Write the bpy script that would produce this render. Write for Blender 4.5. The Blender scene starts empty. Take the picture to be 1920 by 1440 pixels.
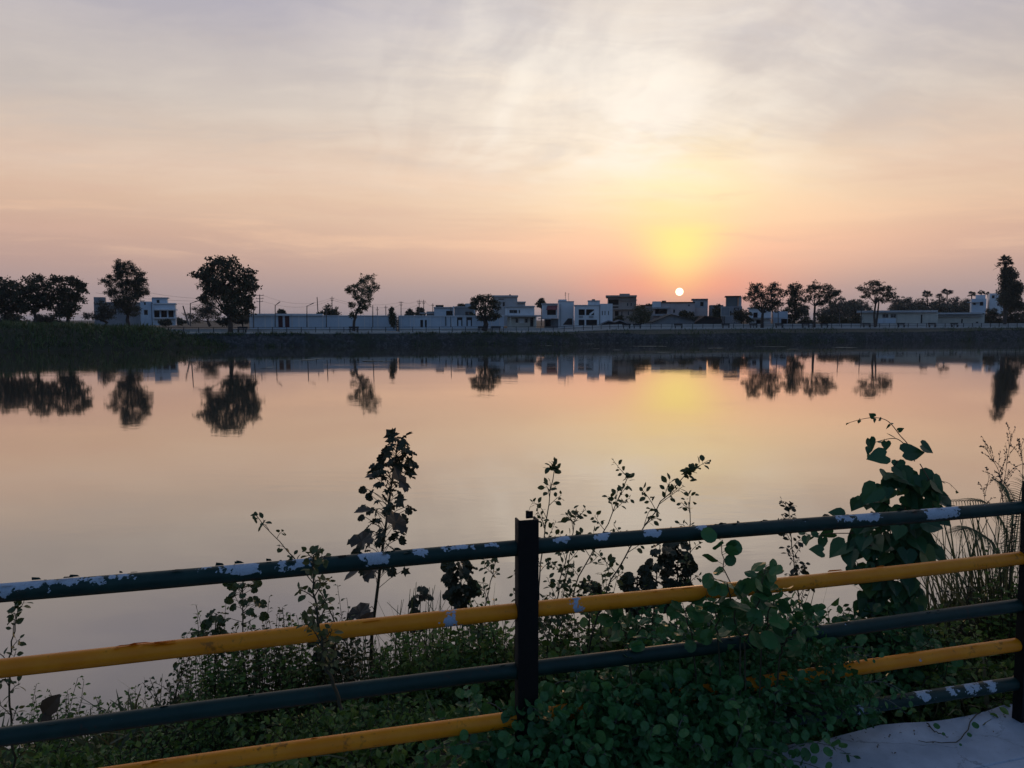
import bpy, math, random
import numpy as np
R = math.radians
rng = np.random.default_rng(11)
random.seed(5)
SC = bpy.context.scene
COL = SC.collection

# ------------------------------------------------------------------ camera
F, CX, CY, H = 1400.0, 960.0, 720.0, 3.8          # focal length and centre in photo pixels, eye height above the water
PITCH = math.atan(120 / 1400)
SP, CP = math.sin(PITCH), math.cos(PITCH)
cam_d = bpy.data.cameras.new('camera'); cam_d.lens = 26.25; cam_d.sensor_width = 36
cam_d.clip_start = 0.05; cam_d.clip_end = 20000
cam = bpy.data.objects.new('camera', cam_d); COL.objects.link(cam)
cam.location = (0, 0, H); cam.rotation_euler = (R(90) - PITCH, 0, 0)
SC.camera = cam

# ------------------------------------------------------------------ node helper
class V:
    """a socket with arithmetic"""
    nt = None
    def __init__(s, sock): s.s = sock
    @staticmethod
    def op(kind, *a, clamp=False):
        n = V.nt.nodes.new('ShaderNodeMath'); n.operation = kind; n.use_clamp = clamp
        for i, x in enumerate(a):
            if isinstance(x, V): V.nt.links.new(x.s, n.inputs[i])
            else: n.inputs[i].default_value = x
        return V(n.outputs[0])
    def __add__(s, o): return V.op('ADD', s, o)
    __radd__ = __add__
    def __sub__(s, o): return V.op('SUBTRACT', s, o)
    def __rsub__(s, o): return V.op('SUBTRACT', o, s)
    def __mul__(s, o): return V.op('MULTIPLY', s, o)
    __rmul__ = __mul__
    def __truediv__(s, o): return V.op('DIVIDE', s, o)
def vexp(x): return V.op('EXPONENT', x)
def gauss(dx, dy): return vexp(-1.0 * (dx * dx + dy * dy))
def smooth(x, a, b):
    n = V.nt.nodes.new('ShaderNodeMapRange'); n.interpolation_type = 'SMOOTHSTEP'
    V.nt.links.new(x.s, n.inputs[0]); n.inputs[1].default_value = a; n.inputs[2].default_value = b
    return V(n.outputs[0])
def combine(x, y, z):
    n = V.nt.nodes.new('ShaderNodeCombineXYZ')
    for i, v in enumerate((x, y, z)):
        if isinstance(v, V): V.nt.links.new(v.s, n.inputs[i])
        else: n.inputs[i].default_value = v
    return n.outputs[0]
def noise(vec, scale, detail=4, rough=.5, dist=0.):
    n = V.nt.nodes.new('ShaderNodeTexNoise')
    if vec is not None: V.nt.links.new(vec, n.inputs['Vector'])
    n.inputs['Scale'].default_value = scale; n.inputs['Detail'].default_value = detail
    n.inputs['Roughness'].default_value = rough; n.inputs['Distortion'].default_value = dist
    return V(n.outputs[0])
def lin(c):
    return tuple(((v / 255) / 12.92 if v / 255 <= .04045 else ((v / 255 + .055) / 1.055) ** 2.4) for v in c) + (1,)
def ramp(x, stops, mode='LINEAR'):
    n = V.nt.nodes.new('ShaderNodeValToRGB'); n.color_ramp.interpolation = mode
    els = n.color_ramp.elements
    while len(els) < len(stops): els.new(.5)
    for e, (p, c) in zip(els, stops): e.position = p; e.color = c
    V.nt.links.new(x.s, n.inputs[0])
    return n.outputs[0]
def mixc(f, a, b, mode='MIX'):
    n = V.nt.nodes.new('ShaderNodeMix'); n.data_type = 'RGBA'; n.blend_type = mode; n.clamp_factor = True
    if isinstance(f, V): V.nt.links.new(f.s, n.inputs[0])
    else: n.inputs[0].default_value = f
    for k, v in ((6, a), (7, b)):
        if isinstance(v, tuple): n.inputs[k].default_value = v
        else: V.nt.links.new(v, n.inputs[k])
    return n.outputs[2]

# ------------------------------------------------------------------ world: hazy sunset sky
SUN_AZ = math.atan2(.2243, 1.0069)                 # to the right of straight ahead
SUN_EL = math.atan2(.0377, math.hypot(.2243, 1.0069))
world = bpy.data.worlds.new('World'); SC.world = world; world.use_nodes = True
nt = world.node_tree; nt.nodes.clear(); V.nt = nt
tc = nt.nodes.new('ShaderNodeTexCoord'); sx = nt.nodes.new('ShaderNodeSeparateXYZ')
nt.links.new(tc.outputs['Generated'], sx.inputs[0])
dx, dy, dz = (V(o) for o in sx.outputs)
ca, sa = math.cos(SUN_AZ), math.sin(SUN_AZ)
su = dx * ca - dy * sa                              # across the sun's azimuth
sv = dx * sa + dy * ca                              # towards the sun
az = V.op('ARCTAN2', su, sv) * (180 / math.pi)      # degrees from the sun
el = V.op('ARCSINE', dz) * (180 / math.pi)
D_EL = math.degrees(SUN_EL)
e01 = V.op('DIVIDE', el, 90.0, clamp=True)
base = ramp(e01, [(p / 90, lin(q)) for p, q in ((0, (158, 143, 145)), (2, (166, 147, 147)), (4, (184, 154, 145)), (6, (199, 164, 147)), (8.5, (211, 179, 156)), (10.5, (211, 184, 166)),
                  (12.5, (205, 186, 172)), (15, (189, 179, 174)), (18, (180, 173, 175)), (21, (171, 167, 178)), (26, (160, 158, 170)), (40, (92, 104, 130)), (90, (50, 68, 104)))])
# thin high cloud, drawn out in long streaks
pz = dz + .22
cx_, cy_ = su / pz, sv / pz
warp = noise(combine(cx_, cy_, 0.0), .9, 4, .55)
rot = combine(cx_ * .92 + cy_ * .39 + warp * .35, cy_ * .92 - cx_ * .39 + warp * .5, 3.7)
mp = nt.nodes.new('ShaderNodeMapping'); nt.links.new(rot, mp.inputs[0]); mp.inputs['Scale'].default_value = (.8, 1.7, 1)
n1 = noise(mp.outputs[0], 1.25, 9, .6, .25)
mp2 = nt.nodes.new('ShaderNodeMapping'); nt.links.new(rot, mp2.inputs[0]); mp2.inputs['Scale'].default_value = (.9, 3.4, 1)
n2 = noise(mp2.outputs[0], 2.1, 8, .62, .3)
low = combine(az * .03, el * .3 + warp * .6, 1.3)
n3 = noise(low, 1.7, 7, .6, .3)                   # flat streaks low over the horizon
# glow spreading from the sun into the haze
g_wide = gauss((az + 5.0) / 24.0, (el - 9.5) / 5.2)
g_up = gauss((az + 6.0) / 14.0, (el - 18.0) / 8.0)
g_mid = gauss((az + .5) / 8.0, (el - 10.2) / 3.6)
g_low = gauss(az / 12.0, (el - 7.2) / 2.2)
g_pink = gauss(az / 15.0, (el - 5.2) / 2.0)
g_red = gauss(az / 7.0, (el - 2.6) / 1.7)
g_yel = gauss(az / (1.2 + el * .31), (el - 5.5) / 2.7)
c = mixc(g_wide * .62, base, lin((246, 214, 182)))
c = mixc(g_up * .7, c, lin((230, 221, 211)))
c = mixc(g_mid * .92, c, lin((255, 236, 192)))
c = mixc(g_low * .6, c, lin((254, 216, 166)))
c = mixc(g_pink * .7, c, lin((250, 189, 160)))
c = mixc(g_red * .72, c, lin((255, 158, 128)))
c = mixc(g_yel * .82, c, lin((255, 236, 142)))
veil = gauss((az + 4.0) / 14.0, (el - 16.0) / 8.0)
# cloud fanning up out of the glow
th_ = V.op('ARCTAN2', el - 1.0, az + 26.0); rr_ = V.op('SQRT', (el - 1.0) * (el - 1.0) + (az + 26.0) * (az + 26.0))
n4 = noise(combine(th_ * 2.7 + warp * 2.2, rr_ * .05 + warp * .9, 5.1), 1.15, 7, .55, .25)
fan_ = smooth(n4, .4, .64) * veil * smooth(el, 8.0, 13.0)
cirrus = smooth(n1, .44, .66) * smooth(el, 6.0, 12.0)
streak = smooth(n2, .47, .7) * smooth(el, 5.0, 11.0)
c = mixc((cirrus * .75 + streak * .4) * (veil * .8 + .2), c, lin((246, 231, 212)))
c = mixc(fan_ * .95, c, lin((250, 240, 226)))
grey = smooth(n1, .52, .36) * smooth(el, 9.0, 17.0)
c = mixc(grey * (.5 - veil * .42), c, lin((188, 182, 181)))
c = mixc(smooth(n4, .48, .32) * veil * .6 * smooth(el, 8.0, 13.0), c, lin((206, 196, 190)))
wisp = smooth(n2, .5, .34) * smooth(el, 8.0, 14.0)
c = mixc(wisp * (.3 - veil * .12), c, lin((196, 184, 178)))
c = mixc(smooth(n3, .5, .7) * .3 * smooth(el, 14.0, 6.0) * smooth(el, 3.0, 5.5), c, lin((250, 208, 172)))
c = mixc(smooth(n3, .5, .32) * .34 * smooth(el, 15.0, 7.0) * smooth(el, 3.0, 6.0), c, lin((210, 174, 156)))
# away from the sun the sky is a deep dusk blue
east = smooth(sv, .62, -.1)
blue = ramp(e01, [(0, lin((94, 112, 138))), (.12, lin((104, 128, 160))), (.4, lin((84, 112, 150))), (1, lin((52, 70, 108)))])
c = mixc(east, c, blue)
# the sun's disc
dot = su * 0.0 + sv * math.cos(SUN_EL) + dz * math.sin(SUN_EL)
disc = smooth(dot, math.cos(R(.31)), math.cos(R(.23)))
c = mixc(disc, c, (3.0, 2.5, 1.7, 1))
bg = nt.nodes.new('ShaderNodeBackground'); nt.links.new(c, bg.inputs[0]); bg.inputs[1].default_value = 1.08
sky = nt.nodes.new('ShaderNodeTexSky'); sky.sky_type = 'NISHITA'; sky.sun_disc = False
sky.sun_elevation = SUN_EL; sky.sun_rotation = SUN_AZ; sky.dust_density = 4.0
bg2 = nt.nodes.new('ShaderNodeBackground'); nt.links.new(sky.outputs[0], bg2.inputs[0]); bg2.inputs[1].default_value = .004
ad = nt.nodes.new('ShaderNodeAddShader'); nt.links.new(bg.outputs[0], ad.inputs[0]); nt.links.new(bg2.outputs[0], ad.inputs[1])
wo = nt.nodes.new('ShaderNodeOutputWorld'); nt.links.new(ad.outputs[0], wo.inputs[0])

# ------------------------------------------------------------------ the low sun
sl = bpy.data.lights.new('sun', 'SUN'); sl.energy = .3; sl.angle = R(.5); sl.color = (1, .55, .28)
so = bpy.data.objects.new('sun', sl); COL.objects.link(so)
so.rotation_euler = (R(90) - SUN_EL, 0, math.pi - SUN_AZ)
so.location = (30, 100, 60)

SC.view_settings.view_transform = 'Standard'; SC.view_settings.look = 'None'
SC.view_settings.exposure = 0; SC.view_settings.gamma = 1
SC.cycles.use_denoising = True
SC.cycles.max_bounces = 6; SC.cycles.diffuse_bounces = 2; SC.cycles.glossy_bounces = 3
SC.cycles.transmission_bounces = 2; SC.cycles.volume_bounces = 0; SC.cycles.transparent_max_bounces = 6
SC.cycles.caustics_reflective = False; SC.cycles.caustics_refractive = False

# ------------------------------------------------------------------ placing helpers
def ray(px, py):
    a, b = (px - CX) / F, (py - CY) / F
    return np.array((a, CP - b * SP, -SP - b * CP))
def P(px, py, Y):
    """the point of the place that stands Y metres ahead and shows at photo pixel px, py"""
    d = ray(px, py); t = Y / d[1]
    return np.array((d[0] * t, Y, H + d[2] * t))
def PX(px, Y, z):
    """X of something at height z, Y metres ahead, in photo column px"""
    return (px - CX) / F * (Y * CP + (H - z) * SP)
def MPP(Y): return Y * CP / F

# ------------------------------------------------------------------ mesh builder
def unit(a): return a / np.maximum(np.linalg.norm(a, axis=-1, keepdims=True), 1e-9)
class MB:
    def __init__(s): s.v = []; s.f = []; s.n = 0
    def add(s, v, faces, tint=0.5, smooth=False):
        v = np.asarray(v, float).reshape(-1, 3)
        if isinstance(faces, np.ndarray): groups = [faces]
        else:
            by = {}
            for q in faces: by.setdefault(len(q), []).append(q)
            groups = [np.array(q) for q in by.values()]
        for g in groups:
            t = np.broadcast_to(np.asarray(tint, float), (len(g),)) if np.ndim(tint) == 0 else np.asarray(tint)
            s.f.append((g + s.n, t, smooth))
        s.v.append(v); s.n += len(v); return s
    def box(s, x0, x1, y0, y1, z0, z1, tint=.5):
        v = [(x, y, z) for z in (z0, z1) for y in (y0, y1) for x in (x0, x1)]
        return s.add(v, [(0, 2, 3, 1), (4, 5, 7, 6), (0, 1, 5, 4), (1, 3, 7, 5), (3, 2, 6, 7), (2, 0, 4, 6)], tint)
    def obox(s, c, ax, ay, az_, tint=.5):
        """box from a centre and three half-axis vectors"""
        c, ax, ay, az_ = (np.asarray(q, float) for q in (c, ax, ay, az_))
        v = [c + i * ax + j * ay + k * az_ for k in (-1, 1) for j in (-1, 1) for i in (-1, 1)]
        return s.add(v, [(0, 2, 3, 1), (4, 5, 7, 6), (0, 1, 5, 4), (1, 3, 7, 5), (3, 2, 6, 7), (2, 0, 4, 6)], tint)
    def tube(s, pts, rad, k=6, tint=.5, caps=True):
        pts = np.asarray(pts, float); n = len(pts)
        rad = np.broadcast_to(np.asarray(rad, float), (n,))
        tg = np.gradient(pts, axis=0); tg = unit(tg)
        ref = np.array((0, 0, 1.)) if abs(tg[:, 2]).mean() < .9 else np.array((1., 0, 0))
        a = unit(np.cross(tg, ref)); b = np.cross(tg, a)
        th = np.arange(k) * 2 * math.pi / k
        ring = (np.cos(th)[None, :, None] * a[:, None, :] + np.sin(th)[None, :, None] * b[:, None, :]) * rad[:, None, None] + pts[:, None, :]
        i = np.arange(n - 1)[:, None] * k; j = np.arange(k)[None, :]; j2 = (j + 1) % k
        fs = np.stack((i + j, i + j2, i + k + j2, i + k + j), -1).reshape(-1, 4)
        s.add(ring.reshape(-1, 3), fs, tint, True)
        if caps:
            s.f.append((np.array([list(range(k))]) + s.n - n * k, np.array([tint]), False))
            s.f.append((np.array([list(range(k))[::-1]]) + s.n - k, np.array([tint]), False))
        return s
    def scatter(s, tpl, pos, yd, up, scale, tint, smooth=False):
        """copies of a leaf template; tpl = (verts, faces)"""
        tv, tf = tpl
        pos = np.asarray(pos, float).reshape(-1, 3); n = len(pos)
        if n == 0: return s
        yd = unit(np.broadcast_to(yd, (n, 3)).astype(float)); up = np.broadcast_to(up, (n, 3)).astype(float)
        x = unit(np.cross(yd, up)); z = np.cross(x, yd)
        sc = np.broadcast_to(np.asarray(scale, float), (n,))[:, None, None]
        v = (tv[None, :, 0, None] * x[:, None] + tv[None, :, 1, None] * yd[:, None] + tv[None, :, 2, None] * z[:, None]) * sc + pos[:, None]
        nv = len(tv)
        for g in tf:
            fs = (g[None] + (np.arange(n) * nv)[:, None, None]).reshape(-1, g.shape[1])
            t = np.repeat(np.broadcast_to(np.asarray(tint, float), (n,)), len(g))
            s.f.append((fs + s.n, t, smooth))
        s.v.append(v.reshape(-1, 3)); s.n += n * nv; return s
    def mesh(s, name, mat):
        me = bpy.data.meshes.new(name)
        v = np.concatenate(s.v).astype(np.float32)
        me.vertices.add(len(v)); me.vertices.foreach_set('co', v.ravel())
        loops = np.concatenate([g.ravel() for g, _, _ in s.f]).astype(np.int32)
        tot = np.concatenate([np.full(len(g), g.shape[1]) for g, _, _ in s.f])
        start = (np.cumsum(tot) - tot).astype(np.int32)
        me.loops.add(len(loops)); me.loops.foreach_set('vertex_index', loops)
        me.polygons.add(len(tot)); me.polygons.foreach_set('loop_start', start)
        me.polygons.foreach_set('use_smooth', np.concatenate([np.full(len(g), sm) for g, _, sm in s.f]))
        at = me.attributes.new('tint', 'FLOAT', 'FACE')
        at.data.foreach_set('value', np.concatenate([t for _, t, _ in s.f]).astype(np.float32))
        me.update(calc_edges=True); me.validate()
        if mat: me.materials.append(mat)
        return me
    def build(s, name, mat, parent=None, label=None, cat=None, group=None, kind=None):
        o = bpy.data.objects.new(name, s.mesh(name, mat)); COL.objects.link(o)
        if parent is not None:
            o.parent = parent; o.matrix_parent_inverse = parent.matrix_basis.inverted()
        return tag(o, label, cat, group, kind)
def tag(o, label=None, cat=None, group=None, kind=None):
    for k, v in (('label', label), ('category', cat), ('group', group), ('kind', kind)):
        if v: o[k] = v
    return o
def thing(name, loc, label, cat, group=None, rz=0):
    o = bpy.data.objects.new(name, None); COL.objects.link(o)
    o.location = tuple(loc); o.rotation_euler = (0, 0, rz); o.empty_display_size = .2
    return tag(o, label, cat, group)
def struct(o): o['kind'] = 'structure'; return o

# ------------------------------------------------------------------ leaf templates (base at the origin, growing along +y, face up +z)
def T(v, f):
    by = {}
    for q in f: by.setdefault(len(q), []).append(q)
    return np.array(v, float), [np.array(q) for q in by.values()]
LEAF_SMALL = T([(0, 0, 0), (-.32, .45, .06), (0, 1, -.06), (.32, .45, .06), (0, .5, -.02)], [(0, 4, 1), (1, 4, 2), (0, 3, 4), (4, 3, 2)])
LEAF_OVAL = T([(0, 0, 0), (-.24, .22, .05), (-.32, .5, .06), (-.2, .8, .02), (0, 1, -.08), (.2, .8, .02), (.32, .5, .06), (.24, .22, .05), (0, .3, 0), (0, .65, -.01)],
              [(0, 8, 1), (1, 8, 2), (8, 9, 2), (2, 9, 3), (9, 4, 3), (0, 7, 8), (7, 6, 8), (8, 6, 9), (6, 5, 9), (9, 5, 4)])
def fan(outline, cz=-.06, cy=.4):
    n = len(outline)
    return T(list(outline) + [(0, cy, cz)], [(i, (i + 1) % n, n) for i in range(n)])
LEAF_ROUND = fan([(0, 0, 0)] + [(.47 * math.sin(t), .5 - .5 * math.cos(t), .05 * math.cos(3 * t)) for t in np.linspace(.5, 2 * math.pi - .5, 11)], -.05, .5)
LEAF_HEART = fan([(0, .04, 0), (.2, -.12, .03), (.42, -.02, .06), (.52, .22, .04), (.42, .5, 0), (.22, .78, -.06), (0, 1.06, -.16),
                  (-.22, .78, -.06), (-.42, .5, 0), (-.52, .22, .04), (-.42, -.02, .06), (-.2, -.12, .03)], -.07, .3)
LEAF_FOLD = T([(0, 0, 0), (-.2, .25, .16), (-.26, .55, .18), (0, 1, -.18), (.26, .55, .18), (.2, .25, .16), (0, .3, 0), (0, .65, -.03)],
              [(0, 6, 1), (1, 6, 7, 2), (2, 7, 3), (0, 5, 6), (6, 5, 4, 7), (7, 4, 3)])
LEAF_BIG = fan([(0, .02, 0), (.2, -.06, .06), (.42, .08, -.05), (.46, .3, .07), (.5, .5, -.08), (.36, .66, .05), (.3, .85, -.1), (.12, .9, .04), (0, 1.0, -.14),
                (-.14, .88, .05), (-.28, .84, -.1), (-.38, .62, .06), (-.5, .46, -.06), (-.44, .26, .08), (-.4, .06, -.04), (-.2, -.06, .06)], -.08, .4)
LEAF_LOBED = fan([(.0, .02, 0), (.22, -.1, .05), (.5, -.02, -.1), (.3, .22, .03), (.42, .34, 0), (.6, .62, -.14), (.3, .56, .03), (.18, .7, 0), (0, 1.05, -.16),
                  (-.18, .7, 0), (-.3, .56, .03), (-.6, .62, -.14), (-.42, .34, 0), (-.3, .22, .03), (-.5, -.02, -.1), (-.22, -.1, .05)], -.05, .3)
def blade_tpl(bend, w=.035, n=5):
    v = []; f = []
    for i in range(n + 1):
        t = i / n; y = t * math.cos(bend * t * .9); z = -t * math.sin(bend * t * .9)
        ww = w * (1 - t) ** .6 + .002
        v += [(-ww, y, z), (ww, y, z)]
        if i: f.append((2 * i - 2, 2 * i - 1, 2 * i + 1, 2 * i))
    return T(v, f)
BLADES = [blade_tpl(b) for b in (.15, .5, .9, 1.4)]
THIN = [blade_tpl(b, .0055) for b in (.1, .35, .7)]
TUFT = T([(-.05, 0, 0), (.05, 0, 0), (.09, 1, .1), (0, 0, -.04), (.07, 0, .05), (-.25, .85, .1), (-.06, .0, .05), (.03, 0, .03), (.3, .7, -.15)], [(0, 1, 2), (3, 4, 5), (6, 7, 8)])

# ------------------------------------------------------------------ materials
def new_mat(name):
    m = bpy.data.materials.new(name); m.use_nodes = True; V.nt = m.node_tree; m.node_tree.nodes.clear()
    return m
def out(shader, disp=None):
    o = V.nt.nodes.new('ShaderNodeOutputMaterial'); V.nt.links.new(shader, o.inputs[0])
def prin(color, rough=.6, metal=0., spec=.5, normal=None):
    n = V.nt.nodes.new('ShaderNodeBsdfPrincipled')
    if isinstance(color, tuple): n.inputs['Base Color'].default_value = color
    else: V.nt.links.new(color, n.inputs['Base Color'])
    if isinstance(rough, V): V.nt.links.new(rough.s, n.inputs['Roughness'])
    else: n.inputs['Roughness'].default_value = rough
    n.inputs['Metallic'].default_value = metal; n.inputs['Specular IOR Level'].default_value = spec
    if normal is not None: V.nt.links.new(normal, n.inputs['Normal'])
    return n.outputs[0]
def bump(h, strength=.3, dist=.02, normal=None):
    n = V.nt.nodes.new('ShaderNodeBump'); n.inputs['Strength'].default_value = strength; n.inputs['Distance'].default_value = dist
    V.nt.links.new(h.s, n.inputs['Height']); return n.outputs[0]
def coord(kind='Object'):
    return V.nt.nodes.new('ShaderNodeTexCoord').outputs[kind]
def geo_pos(): return V.nt.nodes.new('ShaderNodeNewGeometry').outputs['Position']
def attr(name='tint'):
    n = V.nt.nodes.new('ShaderNodeAttribute'); n.attribute_name = name; return V(n.outputs['Fac'])
def rgb(*c): return tuple(c) + (1,)
def leaf_mat(name, stops, rough=.5, trans=.25, spec=.4, vein=0):
    m = new_mat(name)
    t = attr(); p = geo_pos()
    n = noise(p, 9., 3)
    col = ramp(V.op('ADD', t * .75, n * .25 , clamp=True), stops)
    a = prin(col, rough, spec=spec)
    if trans:
        tr = V.nt.nodes.new('ShaderNodeBsdfTranslucent'); V.nt.links.new(col, tr.inputs[0])
        mx = V.nt.nodes.new('ShaderNodeMixShader'); mx.inputs[0].default_value = trans
        V.nt.links.new(a, mx.inputs[1]); V.nt.links.new(tr.outputs[0], mx.inputs[2]); a = mx.outputs[0]
    out(a); return m
M = {}
M['leaf_dark'] = leaf_mat('tree_leaf', [(0, rgb(.022, .03, .012)), (.5, rgb(.04, .05, .02)), (1, rgb(.06, .062, .026))], trans=.12)
M['leaf_green'] = leaf_mat('tree_leaf_green', [(0, rgb(.03, .045, .016)), (.5, rgb(.06, .075, .028)), (1, rgb(.1, .105, .042))], trans=.2)
M['leaf_far'] = leaf_mat('far_leaf', [(0, rgb(.03, .04, .026)), (1, rgb(.062, .07, .04))], trans=.1)
M['leaf_round'] = leaf_mat('creeper_leaf', [(0, rgb(.016, .055, .022)), (.45, rgb(.046, .15, .046)), (.8, rgb(.075, .21, .06)), (1, rgb(.16, .21, .05))], rough=.45, trans=.22, spec=.35)
M['leaf_heart'] = leaf_mat('vine_leaf', [(0, rgb(.016, .06, .024)), (.6, rgb(.036, .12, .045)), (1, rgb(.09, .16, .04))], rough=.42, trans=.2, spec=.4)
M['leaf_castor'] = leaf_mat('lobed_leaf', [(0, rgb(.032, .04, .02)), (.6, rgb(.055, .06, .03)), (.85, rgb(.1, .075, .05)), (1, rgb(.13, .1, .08))], rough=.55, trans=.15)
M['leaf_sprig'] = leaf_mat('sprig_leaf', [(0, rgb(.045, .07, .022)), (.6, rgb(.085, .11, .035)), (1, rgb(.17, .15, .05))], trans=.25)
M['leaf_bank'] = leaf_mat('bank_leaf', [(0, rgb(.032, .068, .018)), (.5, rgb(.1, .19, .038)), (.82, rgb(.2, .31, .075)), (1, rgb(.28, .25, .09))], rough=.42, trans=.4, spec=.4)
M['leaf_brown'] = leaf_mat('dry_leaf', [(0, rgb(.07, .05, .035)), (1, rgb(.14, .1, .07))], trans=.15)
M['grass'] = leaf_mat('grass_blade', [(0, rgb(.05, .075, .025)), (.6, rgb(.09, .11, .04)), (1, rgb(.19, .16, .08))], trans=.3)
M['reed'] = leaf_mat('bank_grass', [(0, rgb(.02, .035, .01)), (.6, rgb(.055, .1, .024)), (1, rgb(.11, .14, .045))], trans=.2)

def noisy(name, c0, c1, scale, rough=.8, bstr=.3, bdist=.02, detail=6, c2=None, spec=.3, kind='Object'):
    m = new_mat(name); p = coord(kind)
    n = noise(p, scale, detail, .6); n2 = noise(p, scale * .13, 3)
    col = ramp(V.op('ADD', n * .6, n2 * .4, clamp=True), [(.3, c0), (.7, c1)] + ([(.8, c2)] if c2 else []))
    out(prin(col, rough, spec=spec, normal=bump(n, bstr, bdist))); return m
M['bark'] = noisy('bark', rgb(.035, .028, .022), rgb(.075, .06, .048), 8, .9, .6, .03)
M['stem'] = noisy('plant_stem', rgb(.035, .035, .02), rgb(.08, .07, .04), 30, .7)
M['stem_grey'] = noisy('grey_twig', rgb(.1, .1, .085), rgb(.18, .18, .16), 40, .8)
M['stem_red'] = noisy('reddish_stem', rgb(.06, .03, .02), rgb(.11, .06, .04), 30, .7)
M['ground'] = noisy('ground_soil', rgb(.06, .055, .04), rgb(.11, .1, .075), .6, .95, .3, .05)
M['bank'] = noisy('bank_soil', rgb(.03, .035, .018), rgb(.06, .055, .035), 6, .95, .6, .05)
M['verge'] = noisy('verge_grass', rgb(.045, .05, .035), rgb(.09, .09, .07), 1.2, .95, .5, .1)
M['paving'] = noisy('paving', rgb(.3, .29, .27), rgb(.44, .43, .4), 1.5, .85)
M['kerb'] = noisy('pale_kerb', rgb(.34, .34, .33), rgb(.52, .51, .48), 1.2, .85)
M['dark_metal'] = noisy('dark_painted_metal', rgb(.012, .013, .015), rgb(.03, .03, .032), 30, .5, .1, .002)
M['pole'] = noisy('weathered_pole', rgb(.05, .05, .05), rgb(.1, .1, .1), 5, .7)
M['wire'] = noisy('wire', rgb(.02, .02, .02), rgb(.03, .03, .03), 5, .6)
M['glass'] = noisy('dark_glass', rgb(.012, .014, .018), rgb(.02, .022, .026), .5, .25, 0, 0, spec=.5)
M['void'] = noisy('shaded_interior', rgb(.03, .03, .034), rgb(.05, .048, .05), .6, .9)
M['wood_red'] = noisy('dark_red_door', rgb(.07, .02, .022), rgb(.1, .03, .03), 3, .6)
M['thatch'] = noisy('dark_thatch', rgb(.05, .05, .048), rgb(.1, .095, .085), 3, .95, .6, .1)
M['tile'] = noisy('brown_roof', rgb(.06, .04, .03), rgb(.1, .065, .05), 2, .9, .5, .1)
M['awning'] = noisy('red_awning', rgb(.2, .06, .06), rgb(.28, .1, .1), 2, .8)
M['tarp'] = noisy('pale_tarpaulin', rgb(.16, .16, .17), rgb(.34, .34, .35), 1.5, .7)
M['frame'] = noisy('window_frame', rgb(.3, .3, .3), rgb(.42, .42, .42), 3, .7)
M['tank'] = noisy('black_tank', rgb(.02, .02, .022), rgb(.035, .035, .038), 2, .5)
M['debris'] = noisy('floating_scum', rgb(.16, .17, .13), rgb(.3, .3, .24), 3, .8)
def plaster(name, c0, c1, streak=.35):
    """painted render with rain streaks below the parapets"""
    m = new_mat(name); p = geo_pos()
    n = noise(p, .35, 5, .6)
    mp = V.nt.nodes.new('ShaderNodeMapping'); V.nt.links.new(p, mp.inputs[0]); mp.inputs['Scale'].default_value = (1.6, 1.6, .12)
    s_ = noise(mp.outputs[0], 1.0, 5, .65)
    col = mixc(smooth(n, .35, .7), c0, c1)
    dirt = tuple(x * .42 for x in c0[:3]) + (1,)
    col = mixc(smooth(s_, .52, .78) * streak, col, dirt)
    out(prin(col, .85, spec=.2)); return m
M['white'] = plaster('white_plaster', rgb(.66, .68, .7), rgb(.76, .77, .78))
M['bluewhite'] = plaster('bluish_white_plaster', rgb(.52, .6, .68), rgb(.62, .7, .77))
M['cream'] = plaster('cream_plaster', rgb(.52, .5, .44), rgb(.62, .6, .53))
M['greywall'] = plaster('grey_plaster', rgb(.2, .22, .24), rgb(.28, .3, .32))
M['brown'] = plaster('brown_plaster', rgb(.3, .26, .23), rgb(.38, .33, .3))
M['pink'] = plaster('pinkish_plaster', rgb(.5, .42, .41), rgb(.58, .5, .48))
M['darkwall'] = plaster('dark_teal_plaster', rgb(.1, .13, .14), rgb(.15, .18, .19))
M['slab'] = plaster('concrete_slab', rgb(.4, .41, .42), rgb(.5, .51, .52), .5)

def stone_mat():
    m = new_mat('rough_stone_wall'); p = geo_pos()
    vo = V.nt.nodes.new('ShaderNodeTexVoronoi'); vo.feature = 'F1'; V.nt.links.new(p, vo.inputs['Vector']); vo.inputs['Scale'].default_value = 2.4
    ve = V.nt.nodes.new('ShaderNodeTexVoronoi'); ve.feature = 'DISTANCE_TO_EDGE'; V.nt.links.new(p, ve.inputs['Vector']); ve.inputs['Scale'].default_value = 2.4
    n = noise(p, .35, 5, .6)
    g = V.nt.nodes.new('ShaderNodeRGBToBW'); V.nt.links.new(vo.outputs['Color'], g.inputs[0])
    col = ramp(V(g.outputs[0]), [(.2, rgb(.035, .037, .036)), (.8, rgb(.085, .088, .088))])
    col = mixc(smooth(n, .45, .65) * .8, col, rgb(.03, .042, .018))        # weeds and moss
    col = mixc(smooth(V(ve.outputs['Distance']), .06, .01), col, rgb(.02, .02, .02))
    out(prin(col, .9, spec=.3, normal=bump(V(ve.outputs['Distance']), .6, .15))); return m
M['stone'] = stone_mat()

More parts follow.
